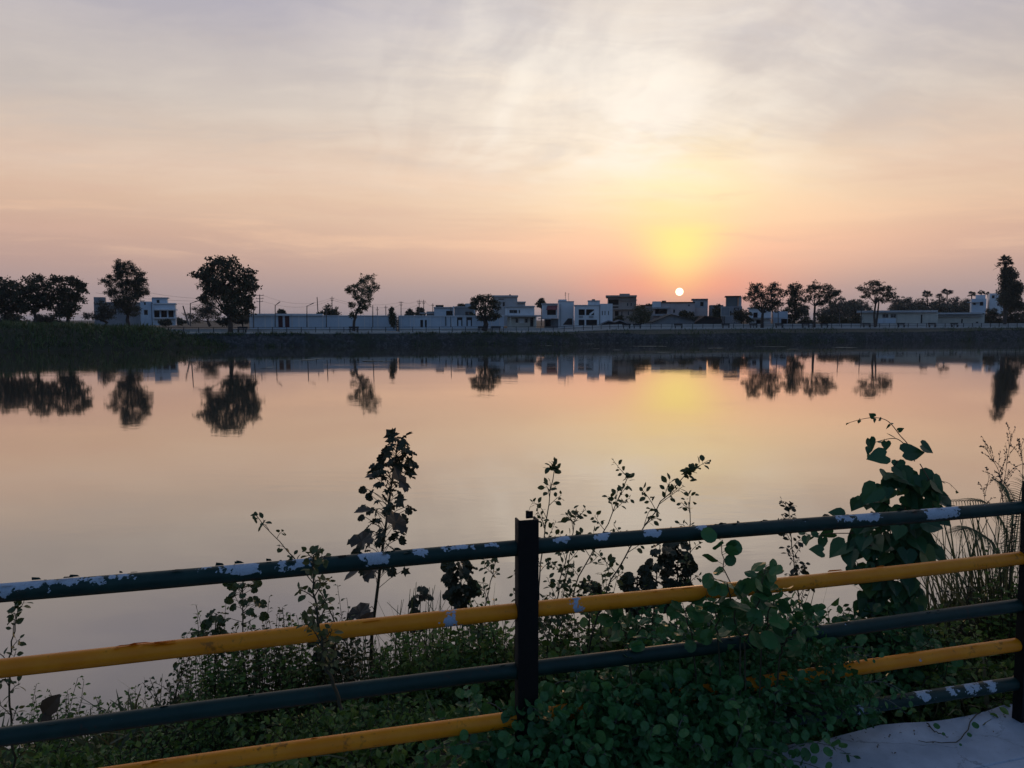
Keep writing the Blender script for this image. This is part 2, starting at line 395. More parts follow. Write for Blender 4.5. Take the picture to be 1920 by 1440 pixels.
def water_mat():
    m = new_mat('lake_water'); p = geo_pos()
    mp = V.nt.nodes.new('ShaderNodeMapping'); V.nt.links.new(p, mp.inputs[0]); mp.inputs['Scale'].default_value = (.45, 1.0, 1)
    a = noise(mp.outputs[0], 2.6, 3, .5)
    mp2 = V.nt.nodes.new('ShaderNodeMapping'); V.nt.links.new(p, mp2.inputs[0]); mp2.inputs['Scale'].default_value = (.12, .3, 1)
    b = noise(mp2.outputs[0], 1.0, 2, .5)
    patch = smooth(noise(mp2.outputs[0], .35, 3, .55), .45, .68)           # patches of breeze
    h = a * (patch * .0045 + .0006) + b * .002
    nb = V.nt.nodes.new('ShaderNodeBump'); nb.inputs['Strength'].default_value = 1.0; nb.inputs['Distance'].default_value = 1.0
    V.nt.links.new(h.s, nb.inputs['Height'])
    fr = V.nt.nodes.new('ShaderNodeFresnel'); fr.inputs[0].default_value = 1.5
    V.nt.links.new(nb.outputs[0], fr.inputs['Normal'])
    fac = V.op('POWER', V(fr.outputs[0]), .49)
    gl = V.nt.nodes.new('ShaderNodeBsdfGlossy'); gl.inputs['Roughness'].default_value = .035
    gl.inputs['Color'].default_value = (1, .94, .88, 1); V.nt.links.new(nb.outputs[0], gl.inputs['Normal'])
    df = V.nt.nodes.new('ShaderNodeBsdfDiffuse'); df.inputs[0].default_value = (.085, .088, .07, 1)
    mx = V.nt.nodes.new('ShaderNodeMixShader'); V.nt.links.new(fac.s, mx.inputs[0])
    V.nt.links.new(df.outputs[0], mx.inputs[1]); V.nt.links.new(gl.outputs[0], mx.inputs[2])
    out(mx.outputs[0]); return m
M['water'] = water_mat()

# ================================================================== the setting
# far bank: photo column -> distance and height of the promenade edge
BK = np.array([(-900, 104, 1.95), (250, 106, 1.95), (700, 112, 1.95), (1050, 120, 1.95), (1095, 123, 2.15), (1160, 128, 2.3), (1500, 138, 2.35), (1920, 148, 2.4), (3200, 190, 2.4)], float)
def bank(px, off=0.0):
    Y = np.interp(px, BK[:, 0], BK[:, 1]) + off; z = np.interp(px, BK[:, 0], BK[:, 2])
    return np.array((PX(px, Y, z), Y, z))

# near fence line on the ledge
FC = np.array((.046, 2.505)); FD = np.array((2.079, .568)); BAY = float(np.hypot(*FD)); FD = FD / BAY
FN = np.array((-FD[1], FD[0]))                      # towards the water
LEDGE_Z = H - 1.711
def fpt(s, n, z): q = FC + FD * s + FN * n; return np.array((q[0], q[1], z))

# water: one sheet
mb = MB(); mb.add([(-400, -60, 0), (400, -60, 0), (400, 260, 0), (-400, 260, 0)], [(0, 1, 2, 3)])
struct(mb.build('lake_water', M['water']))

# ground: one sheet from the lake's rim out to the horizon
rim = []
for px in np.linspace(-700, 2900, 46):
    b = bank(px, 3.0 if px < 2800 else 3.0); rim.append((b[0], b[1], b[2] - .02))
rim += [(150, 120, 2.0), (120, 60, 2.0), (75, 26, 1.75)]
for s_ in (60, 30, 12, 6, 3, 0, -3, -6, -12, -30): q = fpt(s_, .05, LEDGE_Z - .25); rim.append(tuple(q))
rim += [(-70, 0, 1.9), (-105, 30, 1.9), (-118, 70, 1.9)]
rim = np.array(rim); cen = np.array((0, 60.))
mb = MB(); nr = len(rim); vs = [rim]
for rad, dz in ((1.0, 0), (260, 0.25), (900, .2), (4500, 0)):
    if rad == 1.0: continue
    d = rim[:, :2] - cen; L = np.linalg.norm(d, axis=1, keepdims=True)
    q = cen + d / L * np.maximum(L * 1.02, rad); vs.append(np.column_stack((q, np.full(nr, 2.2 + dz))))
vs = np.concatenate(vs); fs = []
for k in range(3):
    for i in range(nr): j = (i + 1) % nr; fs.append((k * nr + i, k * nr + j, (k + 1) * nr + j, (k + 1) * nr + i))
mb.add(vs, [f[::-1] for f in fs])
g = mb.build('ground', M['ground']); struct(g)

# promenade paving, verge and retaining wall
PXS = np.linspace(-650, 2850, 141)
def strip(rows, mat, name):
    mb = MB(); n = len(rows); v = np.array(rows).transpose(1, 0, 2).reshape(-1, 3)   # station-major
    m = len(v) // n; fs = []
    for i in range(m - 1):
        for k in range(n - 1): fs.append((i * n + k, i * n + k + 1, (i + 1) * n + k + 1, (i + 1) * n + k))
    mb.add(v, fs); return mb
wob = rng.normal(0, 1, (141, 4))
edge = np.array([bank(p) for p in PXS]); back = np.array([bank(p, 6.2) for p in PXS]); back[:, 2] += .03
edge_t = edge + (0, 0, .0)
struct(strip([back, edge_t], M['paving'], 'p').build('promenade', M['paving']))
run = np.interp(PXS, [900, 1120, 1200, 1700, 1920], [.5, 1.5, 3.6, 3.4, 1.8]); drop = np.interp(PXS, [900, 1120, 1200, 1700, 1920], [.12, .35, .7, .65, .3])
v1 = edge + np.column_stack((0 * run, 0 * run - .02, 0 * run - .16)); v2 = edge + np.column_stack((0 * run, -run, -.16 - drop)) + np.column_stack((0 * run, wob[:, 0] * .08, wob[:, 1] * .05))
struct(strip([v1, v2], M['verge'], 'v').build('verge', M['verge']))
w2 = v2 + (0, -.02, .02); w3 = v2.copy(); w3[:, 1] -= .55; w3[:, 2] = .9; w4 = v2.copy(); w4[:, 1] -= 1.2 ; w4[:, 2] = -.6
w1 = v2 + (0, .4, .0)
wl = strip([w2, w3, w4], M['stone'], 'w').build('stone_wall', M['stone'])
tag(wl, 'dark rough stone retaining wall rising from the water below the promenade', 'wall')
k = MB()
for i in range(140):
    a, b = edge[i], edge[i + 1]
    k.add([a + (0, -.03, -.18), b + (0, -.03, -.18), b + (0, -.03, .03), a + (0, -.03, .03), a + (0, .25, .03), b + (0, .25, .03)], [(0, 1, 2, 3), (3, 2, 5, 4)])
struct(k.build('kerb', M['kerb']))
# low pale wall at the back of the promenade
mb = MB()
lwh = np.interp(PXS, [300, 1050, 1150, 1920], [.5, .5, .72, .72])
for i in range(140):
    if 720 < PXS[i] < 750: continue
    a, b = bank(PXS[i], 6.2), bank(PXS[i + 1], 6.2); ha, hb = lwh[i], lwh[i + 1]
    f_ = [(0, 1, 2, 3), (3, 2, 5, 4), (4, 5, 6, 7)]
    mb.add([a, b, b + (0, 0, hb), a + (0, 0, ha), a + (0, .3, ha), b + (0, .3, hb), b + (0, .3, 0), a + (0, .3, 0)], f_)
tag(mb.build('low_wall', M['kerb']), 'long low pale wall along the back of the far promenade', 'wall')

# promenade railing: posts and two rails
rl = thing('promenade_railing', bank(700), 'thin dark railing with two rails along the edge of the far promenade', 'railing')
arc = []; pxx = np.linspace(-100, 2150, 4000); pts = np.array([bank(p, .45) for p in pxx])
dist = np.concatenate(([0], np.cumsum(np.linalg.norm(np.diff(pts, axis=0), axis=1))))
pm = MB(); pm.box(-.045, .045, -.045, .045, 0, .82); pm.box(-.08, .08, -.08, .08, 0, .05); pmesh = pm.mesh('post', M['dark_metal'])
iv = rl.matrix_basis.inverted()
from mathutils import Matrix
iv = Matrix.Translation(rl.location).inverted()
ss = np.arange(dist[0], dist[-1], 2.05)
vis = [s_ for s_ in ss]
for s_ in vis[:118]:
    i = int(np.searchsorted(dist, s_)); q = pts[min(i, len(pts) - 1)]
    o = bpy.data.objects.new('post', pmesh); COL.objects.link(o); o.location = tuple(q); o.parent = rl; o.matrix_parent_inverse = iv
for hz in (.42, .78):
    mb = MB(); mb.tube(pts[::40] + (0, 0, hz), .033, 5); r = mb.build('rail', M['dark_metal']); r.parent = rl; r.matrix_parent_inverse = iv

def child(o, root):
    o.parent = root; o.matrix_parent_inverse = Matrix.Translation(root.location).inverted() if root.rotation_euler[2] == 0 else root.matrix_basis.inverted()
    return o
def part(mb, name, mat, root):
    return child(mb.build(name, mat), root)
def sub(mb, name, mat, parent_part):
    o = mb.build(name, mat); o.parent = parent_part
    o.matrix_parent_inverse = (parent_part.matrix_parent_inverse.inverted() @ Matrix()) if False else Matrix()
    # parts keep world coordinates in their mesh: undo the whole chain
    root = parent_part.parent
    o.matrix_parent_inverse = Matrix()
    return o

# benches
BENCH = [(454, 'first bench from the left, near the big round tree'), (663, 'bench under the slim leaning tree'), (905, 'bench just left of the tree before the white wall'),
         (930, 'bench just right of the tree before the white wall'), (1175, 'bench in front of the brownish three storey house'), (1195, 'bench in front of the round green bush'),
         (1272, 'bench in front of the thatched hut'), (1361, 'bench at the foot of the billboard'), (1413, 'bench just left of the forked tree'),
         (1461, 'bench just right of the forked tree'), (1511, 'bench left of the thin trunked tree'), (1546, 'bench right of the thin trunked tree'),
         (1625, 'bench at the left end of the low white building'), (1690, 'bench in front of the low building windows'), (1748, 'bench where the two low white roofs meet'),
         (1790, 'bench furthest right, in front of the lower white roof')]
seat = MB(); seat.box(-.75, .75, -.22, .22, .4, .47); seat_m = seat.mesh('seat', M['dark_metal'])
bk = MB(); bk.box(-.75, .75, .2, .26, .55, .85); bk_m = bk.mesh('backrest', M['dark_metal'])
lg = MB(); lg.box(-.05, .05, -.2, .2, 0, .398); lg.box(-.05, .05, .203, .262, 0, .548); lg_m = lg.mesh('leg', M['dark_metal'])
for px, lab in BENCH:
    q = bank(px, 2.2); t = thing('bench', q, 'dark ' + lab + ', on the promenade', 'bench', 'benches on the promenade')
    for nm, me, dx_ in (('seat', seat_m, 0), ('backrest', bk_m, 0), ('leg', lg_m, -.55), ('leg', lg_m, .55)):
        o = bpy.data.objects.new(nm, me); COL.objects.link(o); o.parent = t; o.location = (dx_, 0, .02)

# left grassy bank: a hump coming out into the lake
def hump(X, Y):
    px = CX + X / (Y * CP) * F
    h = np.interp(px, [-400, -60, 60, 180, 280, 350, 400, 440, 470], [2.6, 2.75, 2.8, 2.6, 2.3, 1.5, .75, .15, -.5])
    front = np.interp(px, [-400, 0, 300, 440], [86, 90, 98, 106]); t = np.clip((Y - front) / 6.0, 0, 1)
    return h * t * (2 - t) - .4 * (1 - t) ** 2
gx, gy = np.meshgrid(np.linspace(-150, -34, 90), np.linspace(83, 110, 30))
gz = hump(gx, gy) + rng.normal(0, .06, gx.shape)
mb = MB(); v = np.column_stack((gx.ravel(), gy.ravel(), gz.ravel())); nx = 90
mb.add(v, np.array([(j * nx + i, j * nx + i + 1, (j + 1) * nx + i + 1, (j + 1) * nx + i) for j in range(29) for i in range(89)]), smooth=True)
struct(mb.build('grassy_bank', M['bank']))
mb = MB(); N = 26000
X = rng.uniform(-110, -36, N); Y = rng.uniform(84, 109, N); Z = hump(X, Y)
ok = Z > -.05; X, Y, Z = X[ok], Y[ok], Z[ok]; n = len(X)
clump = .5 + .5 * np.sin(X * .5 + 1.3 * np.sin(Y * .45)) * np.sin(Y * .6 + X * .17)
lean = np.column_stack((rng.normal(0, .28, n), rng.normal(0, .28, n), np.ones(n)))
for i, b in enumerate(BLADES):
    m_ = np.arange(n) % 4 == i
    mb.scatter(blade_tpl((.15, .5, .9, 1.4)[i], .08, 3), np.column_stack((X, Y, Z))[m_], lean[m_], rng.normal(0, 1, (m_.sum(), 3)), (.45 + .7 * rng.random(m_.sum())) * (.7 + .5 * clump[m_]), np.clip(clump[m_] * .6 + rng.random(m_.sum()) * .4, 0, 1))
mb.build('tall_grass', M['reed'], label='tall dark green grass covering the left bank', cat='grass', kind='stuff')

# weeds on the verge and at the foot of the far wall
mb = MB(); N = 5200; px = rng.uniform(380, 1960, N); i_ = np.clip(np.searchsorted(PXS, px), 1, 139); f_ = ((px - PXS[i_ - 1]) / (PXS[i_] - PXS[i_ - 1]))[:, None]
top = v1[i_ - 1] * (1 - f_) + v1[i_] * f_; mid_ = v2[i_ - 1] * (1 - f_) + v2[i_] * f_; foot = w4[i_ - 1] * (1 - f_) + w4[i_] * f_
k_ = rng.random(N); patchy = np.sin(px * .05) + np.sin(px * .013 + 2) + np.sin(px * .21) * .5; u_ = rng.random((N, 1))
pos = np.where((k_ < .45)[:, None], top * (1 - u_) + mid_ * u_, np.where((k_ < .75)[:, None], mid_ + (mid_ * 0 + (0, -.05, -.05)) * u_ * 4, foot * np.array((1, 1, 0)) + np.array((0, .75, .05)) - np.array((0, 1.2, 0)) * u_ * (patchy[:, None] > .3)))
ok = patchy + rng.normal(0, .7, N) > .0; pos = pos[ok]; n = len(pos)
mb.scatter(TUFT, pos, np.array((0, -.15, 1.)) + rng.normal(0, .3, (n, 3)), rng.normal(0, 1, (n, 3)), rng.uniform(.2, .75, n), rng.random(n))
mb.build('bank_weeds', M['reed'], label='scrubby weeds on the verge and along the foot of the far wall', cat='weeds', kind='stuff')

# scum and debris floating near the far wall
mb = MB()
for px, py, w in ((1030, 648, 22), (1108, 645, 10), (1215, 649.5, 60), (1118, 654, 6), (1155, 656, 5), (1240, 661, 18), (1345, 653, 30), (1308, 660, 6), (575, 675, 20), (598, 672.5, 8), (700, 677, 40), (1445, 650, 40), (1590, 652, 40), (500, 690, 8), (1490, 655, 18)):
    d = ray(px, py); t_ = -H / d[2]; cx_, cy_ = d[0] * t_, d[1] * t_; ww = w * MPP(cy_) * .5
    for _ in range(max(2, int(w / 2.5))):
        x_, y_ = cx_ + rng.normal(0, ww * .6), cy_ + rng.normal(0, .5); r_ = rng.uniform(.1, .4); th = np.linspace(0, 2 * math.pi, 8)[:-1]
        mb.add([(x_ + r_ * 1.8 * math.cos(a) * rng.uniform(.6, 1.2), y_ + r_ * math.sin(a) * rng.uniform(.6, 1.2), .012 + .03 * rng.random()) for a in th], [tuple(range(7))])
mb.build('floating_scum', M['debris'], label='pale scum and weed floating near the far wall', cat='scum', kind='stuff')

# ================================================================== houses of the far shore
def wall_block(mb, x0, x1, y0, y1, z0, z1, holes):
    """a box whose front (towards the lake) has real openings; holes = (x0,x1,z0,z1)"""
    xs = sorted({x0, x1} | {min(max(h[k], x0), x1) for h in holes for k in (0, 1)}); zs = sorted({z0, z1} | {min(max(h[k], z0), z1) for h in holes for k in (2, 3)})
    for i in range(len(xs) - 1):
        for j in range(len(zs) - 1):
            cx_, cz_ = (xs[i] + xs[i + 1]) / 2, (zs[j] + zs[j + 1]) / 2
            if any(h[0] < cx_ < h[1] and h[2] < cz_ < h[3] for h in holes): continue
            mb.add([(xs[i], y0, zs[j]), (xs[i + 1], y0, zs[j]), (xs[i + 1], y0, zs[j + 1]), (xs[i], y0, zs[j + 1])], [(0, 1, 2, 3)])
    for a, b, c, d, dp in holes:
        e = y0 + dp
        mb.add([(a, y0, c), (b, y0, c), (b, y0, d), (a, y0, d), (a, e, c), (b, e, c), (b, e, d), (a, e, d)], [(0, 4, 5, 1), (1, 5, 6, 2), (2, 6, 7, 3), (3, 7, 4, 0)])
    mb.add([(x0, y0, z0), (x1, y0, z0), (x1, y1, z0), (x0, y1, z0), (x0, y0, z1), (x1, y0, z1), (x1, y1, z1), (x0, y1, z1)],
           [(1, 2, 6, 5), (2, 3, 7, 6), (3, 0, 4, 7), (4, 5, 6, 7)])

def house(name, label, cat, Y, blocks, slabs=(), group=None, extra=None):
    """blocks: (px0, px1, py0, py1, dY, depth, material, openings); openings: (px0, px1, py0, py1, kind)
       slabs: (px0, px1, py0, py1, dY, depth, material, part name)"""
    b0 = blocks[0]; base = P((b0[0] + b0[1]) / 2, b0[3], Y)
    t = thing(name, base, label, cat, group)
    for (a, b, c, d, dY, dep, mat, ops) in blocks:
        y0 = Y + dY; p0, p1 = P(a, d, y0), P(b, c, y0); holes = []
        for (oa, ob, oc, od, kind) in ops:
            q0, q1 = P(oa, od, y0), P(ob, oc, y0)
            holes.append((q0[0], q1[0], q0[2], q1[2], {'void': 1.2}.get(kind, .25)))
        mb = MB(); z0 = p0[2] - (.6 if (d > 598) else 0)
        wall_block(mb, p0[0], p1[0], y0, y0 + dep, z0, p1[2], holes); part(mb, 'wall', M[mat], t)
        for h, o_ in zip(holes, ops):
            kind = o_[4]; e = y0 + h[4] - .02; x0, x1, z0_, z1_ = h[:4]
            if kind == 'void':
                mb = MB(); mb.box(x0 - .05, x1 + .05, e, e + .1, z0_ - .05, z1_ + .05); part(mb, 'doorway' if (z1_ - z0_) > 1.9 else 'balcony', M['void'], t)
            elif kind in ('door', 'reddoor'):
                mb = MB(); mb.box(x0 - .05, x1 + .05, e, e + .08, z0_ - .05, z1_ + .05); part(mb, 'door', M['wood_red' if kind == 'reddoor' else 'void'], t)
            elif kind == 'panel':
                mb = MB(); w_ = (x1 - x0); mb.box(x0 - .02, x1 + .02, e, e + .08, z0_ - .05, z1_ + .02); dr = part(mb, 'doorway', M['void'], t)
                mb = MB(); mb.box(x0 + w_ * .24, x0 + w_ * .78, e - .16, e - .01, z0_ - .05, z0_ + (z1_ - z0_) * .68); part(mb, 'pale_panel', M[mat], t)
            else:
                f_ = MB(); k = min(.07, (x1 - x0) * .12)
                for q in ((x0, x1, z0_, z0_ + k), (x0, x1, z1_ - k, z1_), (x0, x0 + k, z0_ + k, z1_ - k), (x1 - k, x1, z0_ + k, z1_ - k)): f_.box(q[0], q[1], e - .06, e + .02, q[2], q[3])
                if x1 - x0 > 1.0: f_.box((x0 + x1) / 2 - .03, (x0 + x1) / 2 + .03, e - .06, e + .02, z0_ + k, z1_ - k)
                w = part(f_, 'window', M['frame'], t)
                g_ = MB(); g_.box(x0 - .02, x1 + .02, e + .023, e + .06, z0_ - .02, z1_ + .02); o2 = sub(g_, 'pane', M['glass'], w); o2.matrix_parent_inverse = Matrix()
    for (a, b, c, d, dY, dep, mat, pn) in slabs:
        y0 = Y + dY; p0, p1 = P(a, d, y0), P(b, c, y0); mb = MB(); mb.box(p0[0], p1[0], y0, y0 + dep, p0[2], p1[2]); part(mb, pn, M[mat], t)
    if extra: extra(t)
    t.rotation_euler = (0, 0, math.atan2(-base[0], Y) * .9)      # the fronts face the lake
    return t

house('house', 'small bluish white house with a stair room on its flat roof, beside the left trees', 'house', 140,
      [(288, 326, 569, 604, 0, 7, 'bluewhite', [(291, 299.5, 582, 595, 'void'), (302.5, 312, 582, 595, 'void'), (315, 323.5, 582, 595, 'void')]),
       (293, 319, 559, 569, 1.5, 4, 'bluewhite', [(301, 306, 562, 568.5, 'window')]), (271, 288, 565.5, 604, .6, 6, 'bluewhite', [(276, 282.5, 581, 591, 'window'), (276, 279, 567, 572, 'window')])],
      [(287.5, 326.6, 568, 570.2, -.25, 7.4, 'white', 'parapet'), (287.5, 326.6, 580, 581.8, -.9, .88, 'white', 'ledge'), (292, 320, 557.6, 559.2, 1.2, 4.5, 'slab', 'roof'), (287.5, 326.6, 595, 597.5, -.6, .58, 'white', 'ledge')])
house('house', 'dim grey house half hidden behind the feathery tree on the left', 'house', 152,
      [(183, 262, 568, 606, 0, 5, 'greywall', [(212, 219, 578, 590, 'window'), (192, 197, 585, 603, 'door')]), (186, 204, 557.5, 568, 1, 3, 'greywall', [])],
      [(182, 263, 566.4, 568.4, -.3, 5.6, 'greywall', 'roof')])
def gateposts(t): pass
house('compound_building', 'long low bluish white building with two dark red doors', 'building', 123,
      [(475, 742, 592, 617, 0, 6, 'bluewhite', [(525.5, 533, 592.5, 613.5, 'reddoor'), (537.5, 545, 592.5, 613.5, 'reddoor')])],
      [(473, 604, 588.3, 592, -.35, 6.6, 'white', 'roof'), (604.5, 743, 591.2, 592.6, -.12, 6.3, 'white', 'coping')] +
      [(p, p + 1.6, 592.8, 616, -.12, .115, 'white', 'pilaster') for p in (476, 501, 513, 549, 561, 578, 604, 633, 660, 681, 706, 738)])
house('gate', 'dark slatted gate in the gap between the two long white walls', 'gate', 124.5,
      [(742.5, 743.8, 594, 616, 0, .2, 'darkwall', []), (746.8, 748, 594, 616, 0, .2, 'darkwall', [])],
      [(743.9, 746.7, y, y + 2.2, .05, .08, 'void', 'slat_panel') for y in (595, 599, 603, 607, 611)])
house('compound_building', 'long low bluish white building with small dark doorways, right of the slatted gate', 'building', 126,
      [(748, 945, 593, 617, 0, 6, 'bluewhite', [(788.5, 793.5, 600, 614, 'door'), (797, 800.5, 600, 614, 'door'), (857, 867, 595, 611.5, 'panel'), (874.5, 885, 595, 611.5, 'panel')])],
      [(747.5, 945.5, 591.6, 593.4, -.15, 6.3, 'white', 'coping')] +
      [(p, p + 1.3, 593.6, 616, -.12, .115, 'white', 'pilaster') for p in (752, 769, 776, 806, 826, 846, 901, 921, 936)] + [(834.5, 836.5, 593.6, 611, -.2, .19, 'darkwall', 'drain_pipe')])
house('house', 'pale blue house with a black roof tank, behind the long white wall', 'house', 152,
      [(814, 850, 577, 606, 0, 7, 'bluewhite', [(836.5, 848.5, 583, 592, 'void')]), (801, 814, 584, 606, 1, 6, 'greywall', [])],
      [(813, 851, 575.5, 577.4, -.3, 7.5, 'slab', 'roof'), (817.5, 832.5, 571.8, 575.3, 1, 2, 'tank', 'water_tank'), (788, 813.5, 586, 588, .6, 5, 'slab', 'canopy')])
house('house', 'dark grey flat fronted house left of the tree before the white wall', 'house', 150,
      [(852, 892, 576, 606, 0, 7, 'greywall', [(872, 886, 584, 592, 'window')]), (873, 892, 569, 576, 1.2, 5, 'slab', [])],
      [(849.5, 851.2, 574, 604, -.2, .3, 'white', 'pillar'), (888.6, 890, 574, 604, -.2, .19, 'white', 'pillar'), (850, 893, 574.6, 576.4, -.18, 7.4, 'slab', 'roof')])
house('house', 'tall rounded pale house rising behind the tree in the middle', 'house', 168,
      [(924, 970, 556, 606, 0, 9, 'slab', [(942, 947, 566, 575, 'window'), (934, 945, 560, 562.5, 'window')]), (966, 985, 567, 606, .5, 8, 'slab', [])],
      [(922.5, 971.5, 553.6, 556.4, -.5, 10, 'slab', 'roof'), (955, 958, 551.8, 553.5, 2, 1, 'tank', 'water_tank'), (965, 986, 565.3, 567.3, -.1, 9, 'slab', 'roof')])
house('house', 'pale two storey house with a ground floor veranda coloured cream as if lit', 'house', 143,
      [(947, 1002, 575, 592, 0, 8, 'white', [(955, 970, 581, 587.5, 'window'), (972.5, 975, 581, 587.5, 'window')]),
       (951, 1005, 593.5, 614, .9, 7, 'cream', [(966.5, 971.5, 597, 605.5, 'window'), (984, 989.5, 597, 605.5, 'window'), (994, 1000, 596, 612, 'door')])],  # cream ground floor carries the veranda's yellow light in its wall colour
      [(943, 1016, 590.8, 593.4, -.9, 9, 'slab', 'ledge'), (945.5, 1003, 573.4, 575.3, -.4, 8.8, 'slab', 'roof'), (956, 958.2, 593.6, 613, -.6, .25, 'cream', 'pillar'), (1003.5, 1006, 593.6, 613, -.6, .25, 'cream', 'pillar'), (973.5, 982, 597, 606, .86, .035, 'white', 'pale_panel')])
house('house', 'white house with a dusty red awning over its upstairs balcony', 'house', 147,
      [(1016, 1046, 570.5, 597, 0, 7, 'white', [(1026, 1042.5, 579.5, 590.5, 'void')]), (1020, 1046, 597.2, 614, 1.5, 5, 'greywall', [(1022, 1032, 599, 612, 'void')])],
      [(1015, 1046.5, 568.8, 570.7, -.3, 7.6, 'slab', 'roof'), (1010, 1034, 597, 598.6, -1.6, 1.58, 'slab', 'canopy')],
      extra=lambda t: part(MB().add([P(1025, 580, 145.6), P(1044.5, 580, 145.6), P(1045.5, 572.8, 146.95), P(1026.5, 572.8, 146.95), P(1025, 581, 145.6), P(1044.5, 581, 145.6)], [(0, 1, 2, 3), (4, 5, 1, 0)]), 'awning', M['awning'], t))
def antenna(t):
    mb = MB(); mb.tube([P(1059, 564, 150), P(1059, 548, 150)], .04, 5); 
    for y, w in ((549, 1.2), (551, 1.5), (553.5, 1.8)): mb.tube([P(1059 - w, y, 150), P(1059 + w, y - .3, 150)], .025, 4)
    mb.tube([P(1064.5, 564, 150.5), P(1064.5, 550, 150.5)], .03, 5); mb.tube([P(1062.5, 551, 150.5), P(1066.5, 551, 150.5)], .025, 4)
    part(mb, 'antenna', M['pole'], t)
    mb = MB(); c = P(1058, 607, 147.95)
    a, b, d, e = P(1055.5, 609, 147.93), P(1073, 609, 147.93), P(1073, 597, 147.93), P(1065, 597, 147.93)
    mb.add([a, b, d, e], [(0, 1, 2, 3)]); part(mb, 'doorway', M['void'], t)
house('house', 'tall blank white house wall with a television aerial on its roof', 'house', 148,
      [(1046.5, 1076, 566, 614, 0, 9, 'white', []), (1046.5, 1062, 561.5, 566, .5, 5, 'white', [])], [(1046, 1076.5, 564.6, 566.2, -.06, 9.1, 'slab', 'coping'), (1051, 1052, 570, 612, -.13, .12, 'frame', 'drain_pipe')], extra=antenna)
def stair(t):
    mb = MB(); a, b = P(1105, 590.5, 144.2), P(1114, 583.5, 144.2); d = np.array((0, 0, .22))
    mb.add([a - d, b - d, b + d, a + d, a - d + (0, .3, 0), b - d + (0, .3, 0), b + d + (0, .3, 0), a + d + (0, .3, 0)], [(0, 1, 2, 3), (3, 2, 6, 7), (0, 4, 5, 1)]); part(mb, 'stair', M['white'], t)
    for x0 in (1086, 1105):
        mb = MB()
        for k in range(5):
            q = P(x0 + k * 1.7, 596, 143.9); mb.box(q[0] - .035, q[0] + .035, q[1], q[1] + .06, q[2], q[2] + .42)
        part(mb, 'balustrade', M['darkwall'], t)
house('house', 'white two storey house with two deep balconies and three slit windows', 'house', 144,
      [(1077, 1124, 573, 614, 0, 8, 'white', [(1085, 1096.5, 580, 591, 'void'), (1099, 1114, 580, 591, 'void'), (1085, 1096, 599.5, 610.5, 'void'), (1099, 1119.5, 599.5, 610.5, 'void')]),
       (1102, 1124, 564, 573, .8, 5, 'white', []), (1124.3, 1148, 569.5, 614, .35, 7, 'white', [(1128, 1129.7, 583, 591, 'window'), (1133, 1134.7, 583, 591, 'window'), (1139.5, 1141.2, 583, 591, 'window')])],
      [(1076.4, 1124.2, 571.6, 573.4, -.12, 8.2, 'slab', 'parapet'), (1108, 1114, 561, 564, 2, 1.2, 'tank', 'water_tank'), (1101.5, 1124.6, 563.2, 564.6, .6, 5.4, 'slab', 'roof')], extra=stair)
house('house', 'brownish three storey house with projecting roof slab and deep corner balcony', 'house', 160,
      [(1139, 1193, 556, 606, 0, 10, 'brown', [(1141, 1160, 561.5, 577, 'void'), (1175.5, 1178, 568, 574, 'window'), (1182, 1184.5, 568, 574, 'window'), (1153, 1160, 583.5, 592.5, 'void'), (1165, 1167.2, 583.5, 593, 'window'), (1177, 1179.2, 583.5, 591, 'window')])],
      [(1137, 1195, 553.5, 556.5, -1, 11.5, 'brown', 'roof'), (1160, 1179, 550.6, 553.3, 1.5, 3, 'brown', 'stair_room'), (1138, 1195, 578, 580.4, -.7, .69, 'brown', 'ledge'), (1139.5, 1161, 571.5, 574.5, -.75, .2, 'brown', 'parapet'), (1163, 1195, 562, 563.4, -.5, .49, 'brown', 'ledge')])
house('house', 'low pale house just right of the brownish three storey house', 'house', 172,
      [(1193, 1227, 576, 606, 0, 8, 'slab', [(1206, 1211, 581, 586, 'window')])], [(1192.5, 1227.5, 574.8, 576.2, -.3, 8.5, 'slab', 'roof'), (1197, 1217, 571.5, 574.6, 3, 3, 'tile', 'roof_shed')])
house('house', 'wide pinkish house under the setting sun with a shaded red balcony', 'house', 168,
      [(1225, 1302, 567.5, 606, 0, 9, 'pink', [(1229, 1251, 580, 588.5, 'void'), (1289.5, 1292.5, 571, 574.5, 'window'), (1262, 1266, 580, 587, 'window')]), (1224.5, 1241, 565, 577, -.6, 5, 'white', [])],
      [(1224.5, 1303, 566, 567.8, -.3, 9.5, 'tile', 'roof'), (1225, 1256, 575.5, 578.5, -1, .98, 'slab', 'ledge'), (1225, 1256, 589, 592, -1, .98, 'slab', 'ledge'), (1238, 1246, 563.6, 566, 2, 2, 'tile', 'water_tank')])
house('house', 'pale grey house with a tall square stair tower, right of the sun', 'house', 171,
      [(1299, 1327, 561.5, 606, 0, 8, 'slab', [(1313, 1319, 566, 574, 'void')]), (1327.3, 1352, 572, 606, 1.5, 7, 'greywall', [])],
      [(1298, 1328, 560, 562, -.4, 8.6, 'darkwall', 'roof'), (1293, 1331, 577, 594, -2.5, 2, 'pink', 'lower_wall')])
house('house', 'dark teal block of a house on a roof beside the billboard', 'house', 163,
      [(1362, 1383, 556, 574, 0, 6, 'darkwall', []), (1383.2, 1389, 556.5, 576, .4, 6, 'slab', []), (1354, 1392, 574.2, 606, -.5, 8, 'greywall', [(1377, 1386, 577, 581, 'panel'), (1369, 1373, 583, 592, 'window')])],
      [(1361, 1390, 554.6, 556.2, -.4, 7, 'tile', 'roof')])
